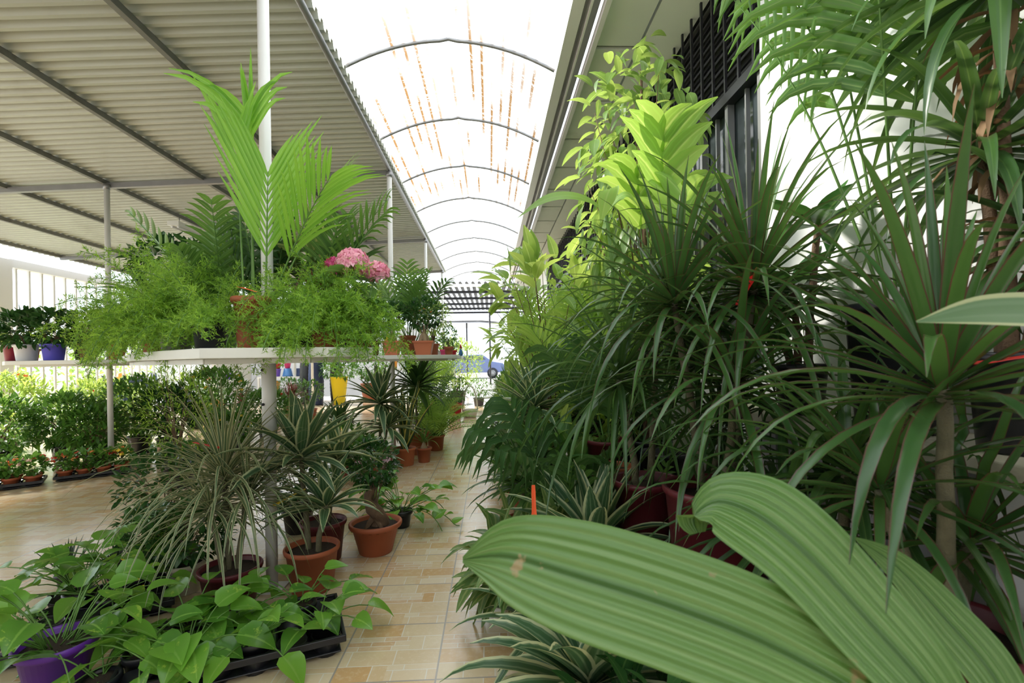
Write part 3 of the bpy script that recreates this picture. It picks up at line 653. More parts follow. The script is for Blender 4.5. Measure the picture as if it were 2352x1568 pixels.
aloe('small dark haworthia rosette beside the spiky aloe', (-1.78, 2.38, 0), 62, 20, .12, .012)
bush('glossy round-leaved ficus bush in a pale pot beside the near post', (-1.36, 2.22, 0), 70, .075, .13, .26, (.2, .17, .13), 560, .042, .026, 'ficus', 'cream', 'potted_ficus', branches=16, shape=wlance)
bush('dark ficus bush half hidden behind the drooping grassy dracaena', (-1.75, 2.72, 0), 71, .09, .15, .36, (.24, .2, .2), 620, .045, .027, 'ficus', 'black', 'potted_ficus', branches=16)
bush('low round-leaved plant at the left edge of the near group', (-1.62, 2.42, 0), 72, .06, .1, .22, (.17, .14, .1), 330, .042, .028, 'ficus', 'black', 'potted_ficus', branches=10)
# drooping grassy dracaena
cane_plant('drooping grassy dracaena with grey-striped leaves and orange tag by the near post', (-1.08, 2.06, 0), 80, .115, .17,
    [(-.02, 0, .54, 110, .56, .013, 1.4, -.1, 2.1), (.06, .03, .44, 80, .5, .013, 1.2, -.2, 2.1), (-.05, -.05, .42, 60, .46, .013, 1.0, -.3, 2.1)], 'vargrey', 'maroon', tagp=((-.02, -.03, .66), .14, .014, 'redtag', 2.8, .15))
t = thing('plant_saucer', 'round dark blue-black saucer on the floor behind the long tray', 'saucer', (-1.13, 1.83, 0)); m = MB(); m.lathe([(.09, 0), (.11, .002), (.125, .035), (.128, .035), (.122, .03), (.1, .008)], 30); m.build('dish', M['black'], t)
# striped dracaenas
cane_plant('tall white-striped dracaena with two crowns in a terracotta pot right of the near post', (-.8, 2.2, 0), 81, .112, .19,
    [(-.05, .02, .58, 34, .40, .066, 1.5, -.1, .7), (.08, -.05, .38, 26, .29, .05, 1.45, -.1, .8)], 'varieg', 'terra', kind='lance', tagp=((-.12, -.1, .4), .14, .015, 'ytag', .7, .35))
cane_plant('white-striped dracaena in dark red pot hidden behind the two-crowned one', (-.86, 2.52, 0), 82, .11, .2,
    [(.06, .04, .5, 26, .34, .055, 1.3, .0, .7)], 'varieg', 'maroon', kind='lance')
# bonsai ficus in bowl
def bonsai_trunk(t, z0, s=1.0, mat='bark', twist=True, n=9):
    m = MB(); pts = []; rad = []
    for i in range(n+1):
        q = i/n; pts.append(V(.035*s*math.sin(q*7.5)*(1-.3*q), .03*s*math.cos(q*6.3)*(1-.4*q)-.02*s, z0-.02+.27*s*q)); rad.append(s*(.034*(1-q)**1.2+.012)*(1+.25*math.sin(q*19)))
    m.tube(pts, rad, 10)
    for a in (0.4, 2.3, 4.1, 5.4): m.tube([(0, -.02*s, z0+.05*s), (.04*s*math.cos(a), .04*s*math.sin(a), z0+.02*s), (.075*s*math.cos(a), .075*s*math.sin(a), z0-.012)], [.018*s, .014*s, .008*s], 7)
    m.build('trunk', M[mat], t)
def ginseng(t, z0, s=1.0):
    m = MB()
    for a, l in ((.3, .05), (2.2, .045), (3.9, .05), (5.2, .04)):
        m.tube([(0, 0, z0+.1*s), (.02*s*math.cos(a), .02*s*math.sin(a), z0+.06*s), (.045*s*math.cos(a), .045*s*math.sin(a), z0+.01), (.05*s*math.cos(a), .05*s*math.sin(a), z0-.01)], [.012*s, .024*s, .02*s, .012*s], 8)
    m.tube([(0, 0, z0+.07*s), (.006, 0, z0+.12*s), (0, .005, z0+.17*s)], [.026*s, .016*s, .009*s], 8); m.build('trunk', M['palebark'], t)
def bowlfn(t): return pot(t, .128, .16, 'terra', .66, rim=.026, rimt=.009, level=.86)
bush('bonsai ficus with twisted trunk in a wide terracotta bowl', (-.615, 2.6, 0), 90, .13, .16, .47, (.15, .13, .12), 520, .032, .021, 'ficus', name='bonsai_ficus', cat='bonsai', potfn=bowlfn, branches=14, trunk=lambda t, z: bonsai_trunk(t, z, 1.05), off=(-.02, 0))
vine('pothos trailing onto the tiles beside the bonsai bowl', (-.55, 2.98, 0), 91, .065, .1, 44, .1, .13, 'black', .2, trails=[(-.15, .42, .2, 5), (-.5, .34, .3, 4), (.4, .3, .5, 4)])
bush('lilac-flowered kalanchoe behind the bonsai bowl', (-.76, 3.2, 0), 92, .06, .1, .27, (.13, .12, .12), 240, .045, .03, 'ficus', 'terra', 'potted_kalanchoe', flowers=[('lilac', 7, .022, .012, 30)])
bush('dark leafy shrub behind the two-crowned dracaena', (-1.15, 2.95, 0), 93, .09, .14, .32, (.2, .18, .18), 420, .06, .03, 'ficus', 'black', 'potted_shrub')
bush('red-flowered anthurium in the middle distance past the near post', (-1.05, 4.0, 0), 94, .07, .12, .25, (.15, .14, .12), 160, .08, .045, 'shrub', 'terra', 'potted_anthurium', flowers=[('red', 5, .02, .02, 8)])

# ================= plants on the near table =================
z = TZ+.001
UP = {'ld': .15, 'fwd': 1.3, 'vee': .5, 'bare': .45, 'lseg': 5}
palm('bright kentia palm in a terracotta pot on the near table', (-.925, 1.97, z), 100, .078, .205, [
    (-1.0, 1.38, .50, .12, 10, .42, .020, dict(UP, fwd=1.75, bare=.35, off=(.05, -.02, 0), ld=.2, vee=.1)),
    (-.5, 1.02, .56, .45, 11, .33, .019, dict(UP, fwd=1.4, bare=.35, off=(.055, -.01, 0), ld=.6, vee=.1)),
    (.3, 1.15, .58, .4, 10, .32, .018, dict(UP, fwd=1.4, bare=.35, off=(.045, .01, 0), ld=.6, vee=.1)),
    (-1.7, 1.52, .62, .05, 3, .30, .026, dict(UP, off=(-.03, .0, 0), bare=.8, fwd=2.6, ld=.4)),
    (1.6, 1.54, .74, .03, 3, .33, .022, dict(UP, off=(-.02, .01, 0), bare=.85, fan=1.2, ld=.05)),
    (-1.4, 1.52, .74, .1, 4, .30, .03, dict(UP, off=(.0, .01, 0), bare=.85, fwd=.9, ld=1.0)),
    ], 'kentia', 'terra', tagp=((-.03, -.05, .24), .09, .018, 'orange', -.4, -.25))
palm('parlor palm with feathery dark fronds behind the kentia on the near table', (-1.32, 2.5, z), 101, .06, .12, autofronds(9, R(5), .62, .5, 12, .16, .026, (.95, 1.5), ld=.6), 'palm', 'black')
palm('fine-leaved dark palm behind the near post', (-1.08, 2.42, z), 102, .06, .12, autofronds(6, R(6), .55, .5, 12, .15, .024, (1.1, 1.5), ld=.7), 'palmdark', 'black')
palm('arching palm leaning right over the pink hydrangea', (-.78, 2.22, z), 107, .06, .12, [(-.1, 1.15, .62, .8, 12, .24, .02, {'ld': .9}), (.3, 1.2, .7, .7, 12, .22, .02, {'ld': .8}), (1.0, 1.3, .6, .5, 11, .2, .02, {}), (-.6, 1.3, .5, .6, 10, .18, .02, {})], 'palm', 'charcoal')
FD = 1
def fernstems(n, rng, L0, el=(.1, 1.4), droop=(1.0, 2.0), pr=.055, az=(0, 2*PI)):
    return [(rng.uniform(*az), rng.uniform(*el), L0*rng.uniform(.6, 1.1), rng.uniform(*droop), pr*rng.uniform(.8, 1.15)) for i in range(n)]
asparagus('big feathery asparagus fern filling the left half of the near table', (-1.42, 2.28, z), 110, .07, .12, fernstems(58, R(8), .44, (.1, 1.45), (.8, 2.2), .062)+fernstems(30, R(15), .40, (-.1, .6), (2.0, 3.0), .055, (-3.0, -.1)), 'greyp')
asparagus('asparagus fern at the left tip of the near table, spilling over the edge', (-1.72, 2.6, z), 111, .07, .11, fernstems(46, R(9), .35, (0, 1.2), (1.2, 2.6), .06), 'terra')
asparagus('thin asparagus fern in a black pot left of the terracotta kentia pot', (-1.1, 1.98, z), 112, .066, .11, fernstems(22, R(10), .30, (.0, 1.1), (1.6, 2.8), .048, (-3.2, .3))+fernstems(6, R(18), .3, (.9, 1.4), (.4, .9), .05), 'black')
asparagus('upright foxtail fern in a small black pot right of the kentia pot', (-.795, 1.93, z), 113, .048, .11, [(.5, 1.15, .3, .15, .026), (.35, 1.0, .26, .1, .024), (2.0, 1.35, .24, .1, .024), (-1.2, .8, .25, .9, .026), (2.8, .9, .24, .4, .026), (-.4, .3, .22, 1.5, .03), (-1.7, 1.2, .24, .5, .026)], 'black', 'foxtail_fern', .011, 2.0)
asparagus('dense asparagus fern cascading over the right edge of the near table', (-.635, 1.93, z), 114, .06, .12, fernstems(46, R(11), .28, (.1, 1.4), (1.2, 2.2), .052)+fernstems(40, R(12), .38, (-.1, .7), (2.0, 3.0), .052, (-2.9, .3)), 'terra')
def hydr(label, loc, seed, pr, ph, pm, heads, leaves, h, spread):
    rng = R(seed); t = thing('potted_hydrangea', label, 'hydrangea', loc); z0 = pot(t, pr, ph, pm, .8); st = MB(); lv = MB()
    for (dx, dy, dz, r, n, fm) in heads:
        pts = [V(dx*.15, dy*.15, z0).lerp(V(dx, dy, dz), i/5) for i in range(6)]; st.tube(pts, .0035, 5); fb = MB(); flowerhead(fb, (dx, dy, dz), r, n, .027, rng, -.6, .85); fb.build('flower_head', PET[fm], t)
    for i in range(leaves):
        az = rng.uniform(0, 6.28); q = rng.uniform(.3, 1); p = V(math.cos(az)*spread*.35*q, math.sin(az)*spread*.35*q, z0+h*rng.uniform(.15, .85)); st.tube([V(0, 0, z0), p], .0025, 4)
        l = .12*rng.uniform(.7, 1.1); leafy(lv, p, polar(az, rng.uniform(-.2, .6)), l, l*.68, rng, lambda n, w_: wlance(n, w_), .6, 6, .12)
    st.build('stems', M['stem'], t); lv.build('leaves', L['hydr'], t); return t
hydr('pink-flowered hydrangea in a dark terracotta pot on the near table', (-.535, 2.02, z), 120, .062, .13, 'terradark', [(-.01, -.03, .345, .058, 90, 'pink'), (.075, .02, .315, .042, 50, 'pink'), (-.1, .03, .345, .03, 34, 'deeppink')], 20, .26, .2)
cane_plant('dark broad-leaved dracaena with twisted pale leaves behind the hydrangea', (-.93, 2.52, z), 121, .08, .15, [(.05, 0, .52, 20, .34, .055, 1.2, -.1, .9), (-.02, .0, .36, 18, .3, .055, 1.1, -.2, .9), (.09, -.1, .42, 12, .36, .05, .9, .2, 1.0)], 'twist', 'charcoal', kind='lance')
cane_plant('very dark calla-leaved plant behind the near post on the near table', (-.70, 2.35, z), 122, .07, .13, [(0, 0, .34, 26, .3, .06, 1.4, .1, .7), (0, 0, .2, 16, .24, .05, 1.0, .0, .7)], 'palmdark', 'charcoal', kind='lance')
bush('dark glossy ficus crown rising at the left of the near table', (-1.82, 2.9, z), 123, .07, .12, .53, (.22, .18, .15), 420, .055, .034, 'ficus', 'greyp', 'bonsai_ficus', 'bonsai', trunk=lambda t, z: bonsai_trunk(t, z, .95), branches=16)
cane_plant('broad leaf plant reaching left past the end of the near table', (-1.98, 3.02, z), 124, .06, .11, [(-.04, 0, .34, 10, .34, .075, .9, .1, .7)], 'hydr', 'terra', kind='lance', name='potted_peace_lily')
bush('low clump of narrow brownish leaves behind the foxtail fern', (-.76, 2.08, z), 125, .045, .08, .2, (.1, .08, .08), 90, .09, .008, 'red', 'charcoal', 'potted_sedge')

# ================= second table =================
def sq(a, h, mt='terralight'): return lambda t: squarepot(t, a, a*.85, h, mt)
bush('ginseng ficus in a light terracotta square pot, left one on the second table', (-.87, 4.40, z), 130, 0, 0, .36, (.15, .14, .12), 420, .042, .024, 'ficus', name='ginseng_ficus', cat='bonsai', potfn=sq(.155, .128), trunk=lambda t, zz: ginseng(t, zz, .8), branches=8, tagp=((-.04, -.04, .13), .07, .02, 'ytag', 1.4, 1.2))
bush('ginseng ficus in a light terracotta square pot, right one on the second table', (-.61, 4.56, z), 131, 0, 0, .38, (.19, .16, .14), 520, .042, .024, 'ficus', name='ginseng_ficus', cat='bonsai', potfn=sq(.18, .13), trunk=lambda t, zz: ginseng(t, zz, .95), branches=8)
palm('parlor palm in a round terracotta pot between the two square pots', (-.79, 4.76, z), 132, .078, .19, autofronds(7, R(20), .72, .5, 12, .2, .026, (1.0, 1.45), ld=.7), 'palm', 'terra')
palm('pale feathery palm at the back left of the second table', (-1.22, 5.15, z), 133, .07, .15, autofronds(7, R(21), .82, .5, 14, .2, .02, (1.0, 1.45), ld=.6), 'palmbright', 'terra')
palm('dark arching palm behind the second post', (-.8, 5.2, z), 134, .07, .15, autofronds(6, R(22), .75, .7, 12, .24, .024, (1.0, 1.4), ld=.8), 'palmdark', 'terra')
hydr('leafy hydrangea with broad soft leaves and yellow flower on the second table', (-1.08, 4.55, z), 135, .068, .14, 'terradark', [(-.12, -.1, .3, .03, 30, 'yellow')], 26, .36, .3)
bush('small pink-stemmed bonsai in a black pot at the left of the second table', (-1.06, 4.33, z), 136, .04, .09, .18, (.05, .05, .05), 90, .03, .018, 'ficus', 'charcoal', 'bonsai_ficus', 'bonsai', trunk=lambda t, zz: ginseng(t, zz, .5))
bush('bright green shrub with orange berries on the right of the second table', (-.58, 5.05, z), 137, .06, .12, .38, (.2, .18, .18), 520, .05, .016, 'shrubpale', 'terra', 'potted_shrub', flowers=[('orange', 5, .012, .012, 10)])
bush('small bushy plant in a terracotta pot at the right rim of the second table', (-.40, 4.8, z), 138, .045, .08, .19, (.09, .08, .09), 150, .035, .016, 'shrub', 'terra', 'potted_shrub')
# third table trinkets
def small(label, x, y, r, h, pm, seed, plant=True, zz=z):
    if plant: return bush(label, (x, y, zz), seed, r, h, h+.08, (.07, .06, .07), 110, .035, .016, 'shrub', pm, 'small_potted_plant')
    t = thing('plant_pot', label, 'pot', (x, y, zz)); pot(t, r, h, pm, .75, soil=False); return t
small('small plant in a bright pink pot at the end of the tables', -.56, 5.98, .045, .08, 'pink', 140)
small('small plant in a red pot beside the pink pot', -.45, 6.05, .045, .07, 'red', 141)
small('small plant in an orange-brown pot left of the pink pot', -.69, 5.95, .04, .07, 'terra', 142)
t = thing('garden_figurine', 'little blue and skin-coloured garden figurine on the end table', 'figurine', (-.36, 6.1, z)); m = MB(); m.lathe([(.02, 0), (.028, .02), (.02, .06), (.012, .08)], 14); m.build('robe', M['blue'], t); m = MB(); m.lathe([(.004, .08), (.016, .09), (.017, .1), (.01, .115), (.002, .118)], 14); m.build('head', M['skin'], t); m = MB(); m.lathe([(.018, .1), (.012, .118), (.002, .15)], 12); m.build('hat', M['red'], t)
t = thing('wicker_handle_basket', 'small white hooped basket beside the red pot on the end table', 'basket', (-.62, 6.12, z)); m = MB(); m.lathe([(.04, 0), (.055, .06), (.058, .06), (.044, .006)], 16); m.build('bowl', M['white'], t); m = MB(); m.tube([(.055*math.cos(a), 0, .06+.2*math.sin(a)) for a in [PI*i/12 for i in range(13)]], .005, 6); m.build('handle', M['white'], t)
# ================= under and beyond the second table =================
cane_plant('green-striped dracaena with tall crown under the second table', (-1.02, 4.55, 0), 150, .12, .2, [(0, 0, .62, 46, .48, .06, 1.4, -.3, .9), (.08, -.05, .4, 34, .4, .055, 1.2, -.3, .9)], 'varieg', 'terra', kind='lance')
cane_plant('big dark dracaena behind the snake plant under the second table', (-.8, 5.3, 0), 151, .13, .24, [(0, 0, .72, 46, .5, .062, 1.4, -.3, .8)], 'palmdark', 'terra', kind='lance')
t = aloe('tall yellow-edged snake plant in a light terracotta pot by the aisle', (-.83, 4.74, 0), 152, 14, .72, .056, 'snake', .1, .17, 'terralight', 'potted_snake_plant', 1.55, 1.15, .28)
t = cane_plant('small ponytail palm in a terracotta pot right of the snake plant', (-.665, 4.86, 0), 153, .072, .145, [(0, 0, .2, 34, .28, .012, 1.45, .3, 1.2)], 'palm', 'terra', name='potted_ponytail_palm')
m = MB(); m.lathe([(.01, .12), (.034, .125), (.036, .14), (.02, .17), (.008, .21)], 14); m.build('swollen_base', M['palebark'], t)
palm('bright bushy areca palm beside the aisle past the snake plant', (-.62, 5.5, 0), 154, .1, .17, autofronds(34, R(23), .60, 1.2, 14, .16, .013, (.3, 1.4), ld=.9, fwd=.5, bare=.2), 'palmbright', 'terra')
palm('areca palm clump further along the aisle, left side', (-.68, 6.1, 0), 155, .1, .17, autofronds(22, R(24), .66, 1.0, 14, .17, .013, (.5, 1.4), ld=.9, fwd=.5, bare=.2), 'palm', 'terra')
cane_plant('spiky dracaena under the second table at its left', (-1.45, 4.75, 0), 156, .09, .16, [(0, 0, .42, 34, .34, .035, 1.4, 0, .7)], 'palmdark', 'black', kind='lance')
bush('leafy shrub under the second table, left of the snake plant', (-1.25, 4.3, 0), 157, .08, .14, .3, (.2, .16, .16), 260, .06, .03, 'shrub', 'terradark')
bush('variegated shrub in a red bucket pot beside the white hooped basket', (-.62, 8.45, 0), 158, .13, .26, .5, (.26, .24, .24), 520, .05, .025, 'shrub', 'red', 'potted_shrub', flowers=[('white', 10, .02, .012, 10)])
t = thing('hooped_basket', 'white wicker basket with tall hoop handle on the aisle floor', 'basket', (-.36, 8.55, 0)); m = MB(); m.lathe([(.10, 0), (.14, .14), (.146, .14), (.107, .008)], 20); m.build('bowl', M['cream'], t); m = MB(); m.tube([(.13*math.cos(a), 0, .13+.42*math.sin(a)) for a in [PI*i/16 for i in range(17)]], .012, 8); m.build('handle', M['cream'], t)
palm('tall bamboo-like shrub left of the aisle near its far end', (-.95, 9.2, 0), 159, .16, .25, autofronds(22, R(25), 1.35, .6, 14, .2, .022, (1.0, 1.5), ld=.9), 'palmbright', 'black', name='potted_bamboo', cat='bamboo')
palm('dark bamboo clump behind the tables at the far left of the aisle', (-1.0, 7.2, 0), 160, .14, .22, autofronds(20, R(26), 1.15, .6, 14, .17, .02, (1.0, 1.5), ld=.9), 'palm', 'black', name='potted_bamboo', cat='bamboo')
bush('light green round shrub at the end of the aisle', (-.75, 11.2, 0), 161, .2, .3, .95, (.6, .5, .55), 1500, .08, .03, 'shrubpale', 'black')
bush('grey-green shrub low beside the hooped basket', (-.25, 10.6, 0), 162, .12, .18, .4, (.28, .25, .2), 520, .06, .02, 'shrub', 'charcoal')
# middle distance row
def mid(label, x, y, r, h, pm, seed, kind, cz=None, rr=.22, mt='shrub'):
    if kind == 'bush': return bush(label, (x, y, 0), seed, r, h, cz or h+rr*.9, (rr, rr, rr), 260, .07, .03, mt, pm)
    return cane_plant(label, (x, y, 0), seed, r, h, [(0, 0, h+.12, 40, .42, .028, 1.45, .3, .4)], 'red', pm, name='potted_cordyline')
mid('rounded green shrub in a black pot in the middle-distance row, leftmost', -4.62, 7.85, .13, .22, 'charcoal', 170, 'bush', rr=.24)
mid('second rounded shrub in a black pot in the middle-distance row', -4.2, 7.75, .12, .22, 'charcoal', 171, 'bush', rr=.2)
mid('burgundy cordyline in a charcoal pot in the middle-distance row', -3.95, 8.0, .12, .2, 'charcoal', 172, 'cord')
mid('green shrub in a terracotta pot just left of the near post, in the distance', -3.6, 8.3, .1, .18, 'terra', 173, 'bush', rr=.2)
mid('burgundy cordyline in a terracotta pot just right of the near post', -3.45, 8.62, .11, .24, 'terra', 174, 'cord')
mid('small tree-shaped plant in a flared terracotta pot right of the cordyline', -3.15, 8.66, .12, .2, 'terra', 175, 'bush', cz=.48, rr=.22)
mid('leafy plant in a terracotta bowl behind the middle-distance row', -5.4, 9.6, .3, .3, 'orangep', 176, 'bush', cz=.5, rr=.3)
# tall yellow planter, dark barrels
t = bush('leafy shrub in a tall tapering yellow planter', (-3.55, 11.65, 0), 180, .2, .66, .85, (.42, .3, .26), 420, .13, .04, 'shrub', 'yellowpot', 'planted_tall_planter', 'planter', taper=.62)
for i, (x, y, r, h, l_) in enumerate([(-4.1, 11.7, .17, 1.02, 'tall dark barrel-shaped planter left of the yellow planter'), (-4.42, 12.1, .2, 1.15, 'second tall dark ribbed planter behind the dark barrel'), (-3.85, 12.4, .15, 1.0, 'dark ribbed planter between the barrel and the yellow planter')]):
    t = thing('tall_planter', l_, 'planter', (x, y, 0)); m = MB(); pr = []
    for k in range(25): pr.append((r*(.86+.14*math.sin(PI*k/24))+(.006 if k % 2 else 0), h*k/24))
    pr += [(r*.8, h), (r*.75, h*.9)]; m.lathe(pr, 28); m.build('body', M['navy' if i == 0 else 'black'], t); m = MB(); m.lathe([(r*.74, h*.86), (r*.74, h*.9)], 20); m.build('soil', M['soil'], t)
t = bush('broad shrub in a long red trough behind the yellow planter', (-3.0, 12.6, 0), 184, .3, .45, .95, (.55, .35, .4), 520, .14, .05, 'shrub', 'terra')
bush('low dark hedge plant beside the dark barrels', (-4.7, 11.6, 0), 185, .14, .2, .4, (.4, .25, .25), 420, .08, .03, 'ficus', 'black')
# shelves with coloured pots
def shelf(label, x, y, wd, z_, dp=.35):
    t = thing('display_shelf', label, 'shelf', (x, y, 0)); m = MB(); m.box((0, 0, z_-.02), (wd, dp, .04)); m.build('board', M['white'], t, False)
    m = MB(); m.box((0, 0, .25), (wd, dp, .03)); m.build('lower_board', M['white'], t, False)
    for a in (-1, 1):
        for b_ in (-1, 1): m = MB(); m.box((a*(wd/2-.03), b_*(dp/2-.02), z_/2-.02), (.04, .04, z_-.04)); m.build('leg', M['white'], t, False)
shelf('white shelf with stacked coloured pots right of the near post', -5.05, 12.6, 1.5, .66)
shelf('long white shelf with mixed pots in the bright left background', -7.9, 12.4, 3.6, .62)
shelf('white shelf with blue bowls behind the second table', -1.9, 13.4, 1.9, .8)
def cpot(label, x, y, zz, r, h, pm, flip=False):
    t = thing('coloured_pot', label, 'pot', (x, y, zz)); m = MB(); a, b_ = (r, r*.7) if flip else (r*.7, r)
    m.lathe([(a, 0), (a+(b_-a)*.85, h*.85), (b_+.006, h*.86), (b_+.006, h), (b_-.006, h), (a*.8, .02)] if not flip else [(a+.006, 0), (a+.006, h*.14), (a, h*.15), (b_, h)], 24); m.build('body', M[pm], t)
ps = [(-5.6, 'lime', .09, .3, 'lime green pot at the left of the right-hand shelf', 0), (-5.38, 'violet', .09, .19, 'violet pot under a red one on the right-hand shelf', 0), (-5.12, 'blue', .12, .2, 'blue upturned pot under the pink one on the right-hand shelf', 1), (-4.86, 'navy', .1, .2, 'dark navy pot on the right-hand shelf', 1), (-4.6, 'whitep', .12, .2, 'white upturned pot at the right of the right-hand shelf', 1)]
for x, pm, r, h, l_, fl in ps: cpot(l_, x, 12.6, .661, r, h, pm, fl)
cpot('red pot stacked on the violet pot', -5.38, 12.6, .852, .095, .14, 'red'); cpot('pink pot stacked on the blue upturned pot', -5.12, 12.6, .862, .085, .16, 'pink')
cpot('orange pot below the right-hand shelf', -5.45, 12.6, .266, .14, .28, 'orangep'); cpot('grey bowl below the right-hand shelf', -4.85, 12.6, .266, .2, .2, 'greyp')
for i, (x, pm, l_) in enumerate([(-9.4, 'charcoal', 'charcoal trough at the left of the bright long shelf'), (-9.05, 'orangep', 'orange bowl on the bright long shelf'), (-8.6, 'lilacp', 'lilac pot on the bright long shelf'), (-8.3, 'navy', 'navy bowl on the bright long shelf'), (-7.95, 'whitep', 'white pot on the bright long shelf'), (-7.6, 'lime', 'lime pot on the bright long shelf'), (-7.2, 'blue', 'blue pot on the bright long shelf'), (-6.9, 'red', 'red pot on the bright long shelf'), (-6.5, 'violet', 'violet pot at the right of the bright long shelf')]):
    cpot(l_, x, 12.4, .621, .1+.02*(i % 3), .14+.05*(i % 2), pm, i % 2 == 1)
cpot('large blue bowl on the shelf behind the second table', -1.75, 13.4, .801, .17, .16, 'navy'); cpot('blue pot on the shelf behind the second table', -2.2, 13.4, .801, .14, .3, 'blue'); cpot('white pot on the shelf behind the second table', -1.3, 13.4, .801, .12, .26, 'whitep'); cpot('orange pot on the shelf behind the second table', -2.6, 13.4, .801, .1, .3, 'orangep')

# ================= left: trays and shrubs =================
fl = ['yellow', 'palepink', 'orange', 'red', 'pink', 'yellow', 'red', 'palepink']
n = 0
for i, (cx, cy, lb) in enumerate([(-4.05, 4.22, 'black bedding tray at the left picture edge on the floor'), (-3.62, 4.62, 'black bedding tray in the middle of the left floor row'), (-3.14, 5.2, 'black bedding tray of pink flowers at the right of the left row')]):
    rz = .62; tray(lb, (cx, cy, 0), rz, 4, 2, .13, .05)
    for j in range(8):
        x, y = (j % 4-1.5)*.13, (j//4-.5)*.13; px, py = inrot(cx, cy, rz, x, y)
        f = ['yellow', 'palepink', 'orange', 'palepink', 'orange', 'yellow', 'palepink', 'red'][j] if i == 0 else (['red', 'orange', 'red', 'yellow', 'orange', 'red', 'yellow', 'orange'][j] if i == 1 else 'palepink')
        pos = ['first', 'second', 'third', 'last'][j % 4]+' plant of the '+('front' if j < 4 else 'back')+' row'
        tr_ = ['left edge tray', 'middle tray', 'pink-flowered tray'][i]
        bush('%s bedding flower, %s in the %s' % ({'palepink': 'pale pink'}.get(f, f), pos, tr_), (px, py, .008), 200+n, .052, .085, .16 if i < 2 else .13, (.085, .085, .075 if i < 2 else .05), 80, .05, .03, 'shrub', 'terra' if i < 2 else 'black', 'bedding_plant', 'bedding plant', branches=4, flowers=[(f, 4 if i < 2 else 9, .014, .014, 8)]); n += 1
rngs = R(300)
for i, (x, y, cz, rr, mt, fm, lb) in enumerate([
    (-4.75, 4.9, .42, .36, 'shrub', None, 'feathery green shrub at the far left behind the bedding trays'),
    (-4.35, 5.2, .45, .32, 'shrub', None, 'spreading green shrub behind the left edge tray'),
    (-3.98, 5.1, .38, .26, 'shrub', None, 'curly green shrub behind the middle bedding tray'),
    (-4.0, 5.75, .55, .38, 'shrub', 'blue', 'blue-flowered plumbago shrub beneath the left table'),
    (-3.55, 5.55, .5, .3, 'ficus', 'blue', 'dark shrub with blue flowers right of the left table post'),
    (-3.3, 6.0, .62, .4, 'shrub', 'yellow', 'tall green shrub with a yellow bloom right of the left table'),
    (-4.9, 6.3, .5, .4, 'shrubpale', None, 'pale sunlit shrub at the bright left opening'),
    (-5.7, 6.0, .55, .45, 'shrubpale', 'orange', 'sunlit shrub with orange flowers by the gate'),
    (-3.0, 6.7, .4, .28, 'shrub', 'red', 'red-flowered low shrub behind the pink-flowered tray'),
    (-5.6, 7.6, .45, .4, 'shrubpale', 'red', 'pale shrub before the long bright shelf'),
    (-2.95, 5.7, .26, .2, 'shrub', 'yellow', 'yellow-flowered small shrub next to the pink-flowered tray')]):
    bush(lb, (x, y, 0), 310+i, .12, .2, cz, (rr, rr, rr*.85), int(4200*rr), .08, .026, mt, 'black', flowers=[(fm, 9, .02, .016, 8)] if fm else None, branches=14)
bush('tall feathery shrub hanging beneath the left tip of the near table', (-2.55, 4.1, 0), 330, .12, .2, .62, (.26, .24, .42), 1500, .05, .008, 'fern', 'black', 'potted_asparagus_shrub', branches=16)
# left table pots
for i, (x, y, pm, lb, kd) in enumerate([(-4.2, 4.5, 'burgundy', 'dark leafy plant in a burgundy pot on the left table', 0), (-3.98, 4.38, 'whitep', 'dark bushy plant in a white pot on the left table', 0), (-3.72, 4.34, 'bluep', 'dark ivy in a blue pot on the left table', 0), (-3.5, 4.42, 'terradark', 'dark leafy plant in a brown pot on the left table', 0), (-3.32, 4.5, 'terra', 'small-leaved plant in a terracotta pot on the left table', 1)]):
    bush(lb, (x, y, z), 340+i, .085 if i in (1, 2) else .07, .14, .27, (.17, .15, .16), 240, .07, .04, 'ficus' if kd == 0 else 'shrub', pm)
aloe('tall burgundy cordyline at the back of the left table', (-3.75, 4.68, z), 350, 34, .36, .022, 'red', .07, .13, 'charcoal', 'potted_cordyline', 1.5, .4, .5)
aloe('spiky green yucca beside the burgundy cordyline on the left table', (-3.5, 4.75, z), 351, 26, .4, .02, 'palm', .07, .13, 'charcoal', 'potted_yucca', 1.5, .6, .3)
vine('pale trailing plant spilling from the left end of the left table', (-4.37, 4.85, z), 352, .07, .12, 40, .1, .24, 'terra', .2, mat='shrubpale')
# beyond the gate
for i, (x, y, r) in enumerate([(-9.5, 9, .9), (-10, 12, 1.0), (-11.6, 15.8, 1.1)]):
    bush(['sunlit hedge bush outside nearest the gate', 'sunlit hedge bush outside in the middle of the gate', 'sunlit hedge bush outside behind the cream panel'][i], (x, y, -.12), 360+i, 0, 0, r*.9, (r, r*1.2, r), 1300, .16, .07, 'shrubpale', name='hedge_bush', cat='bush')
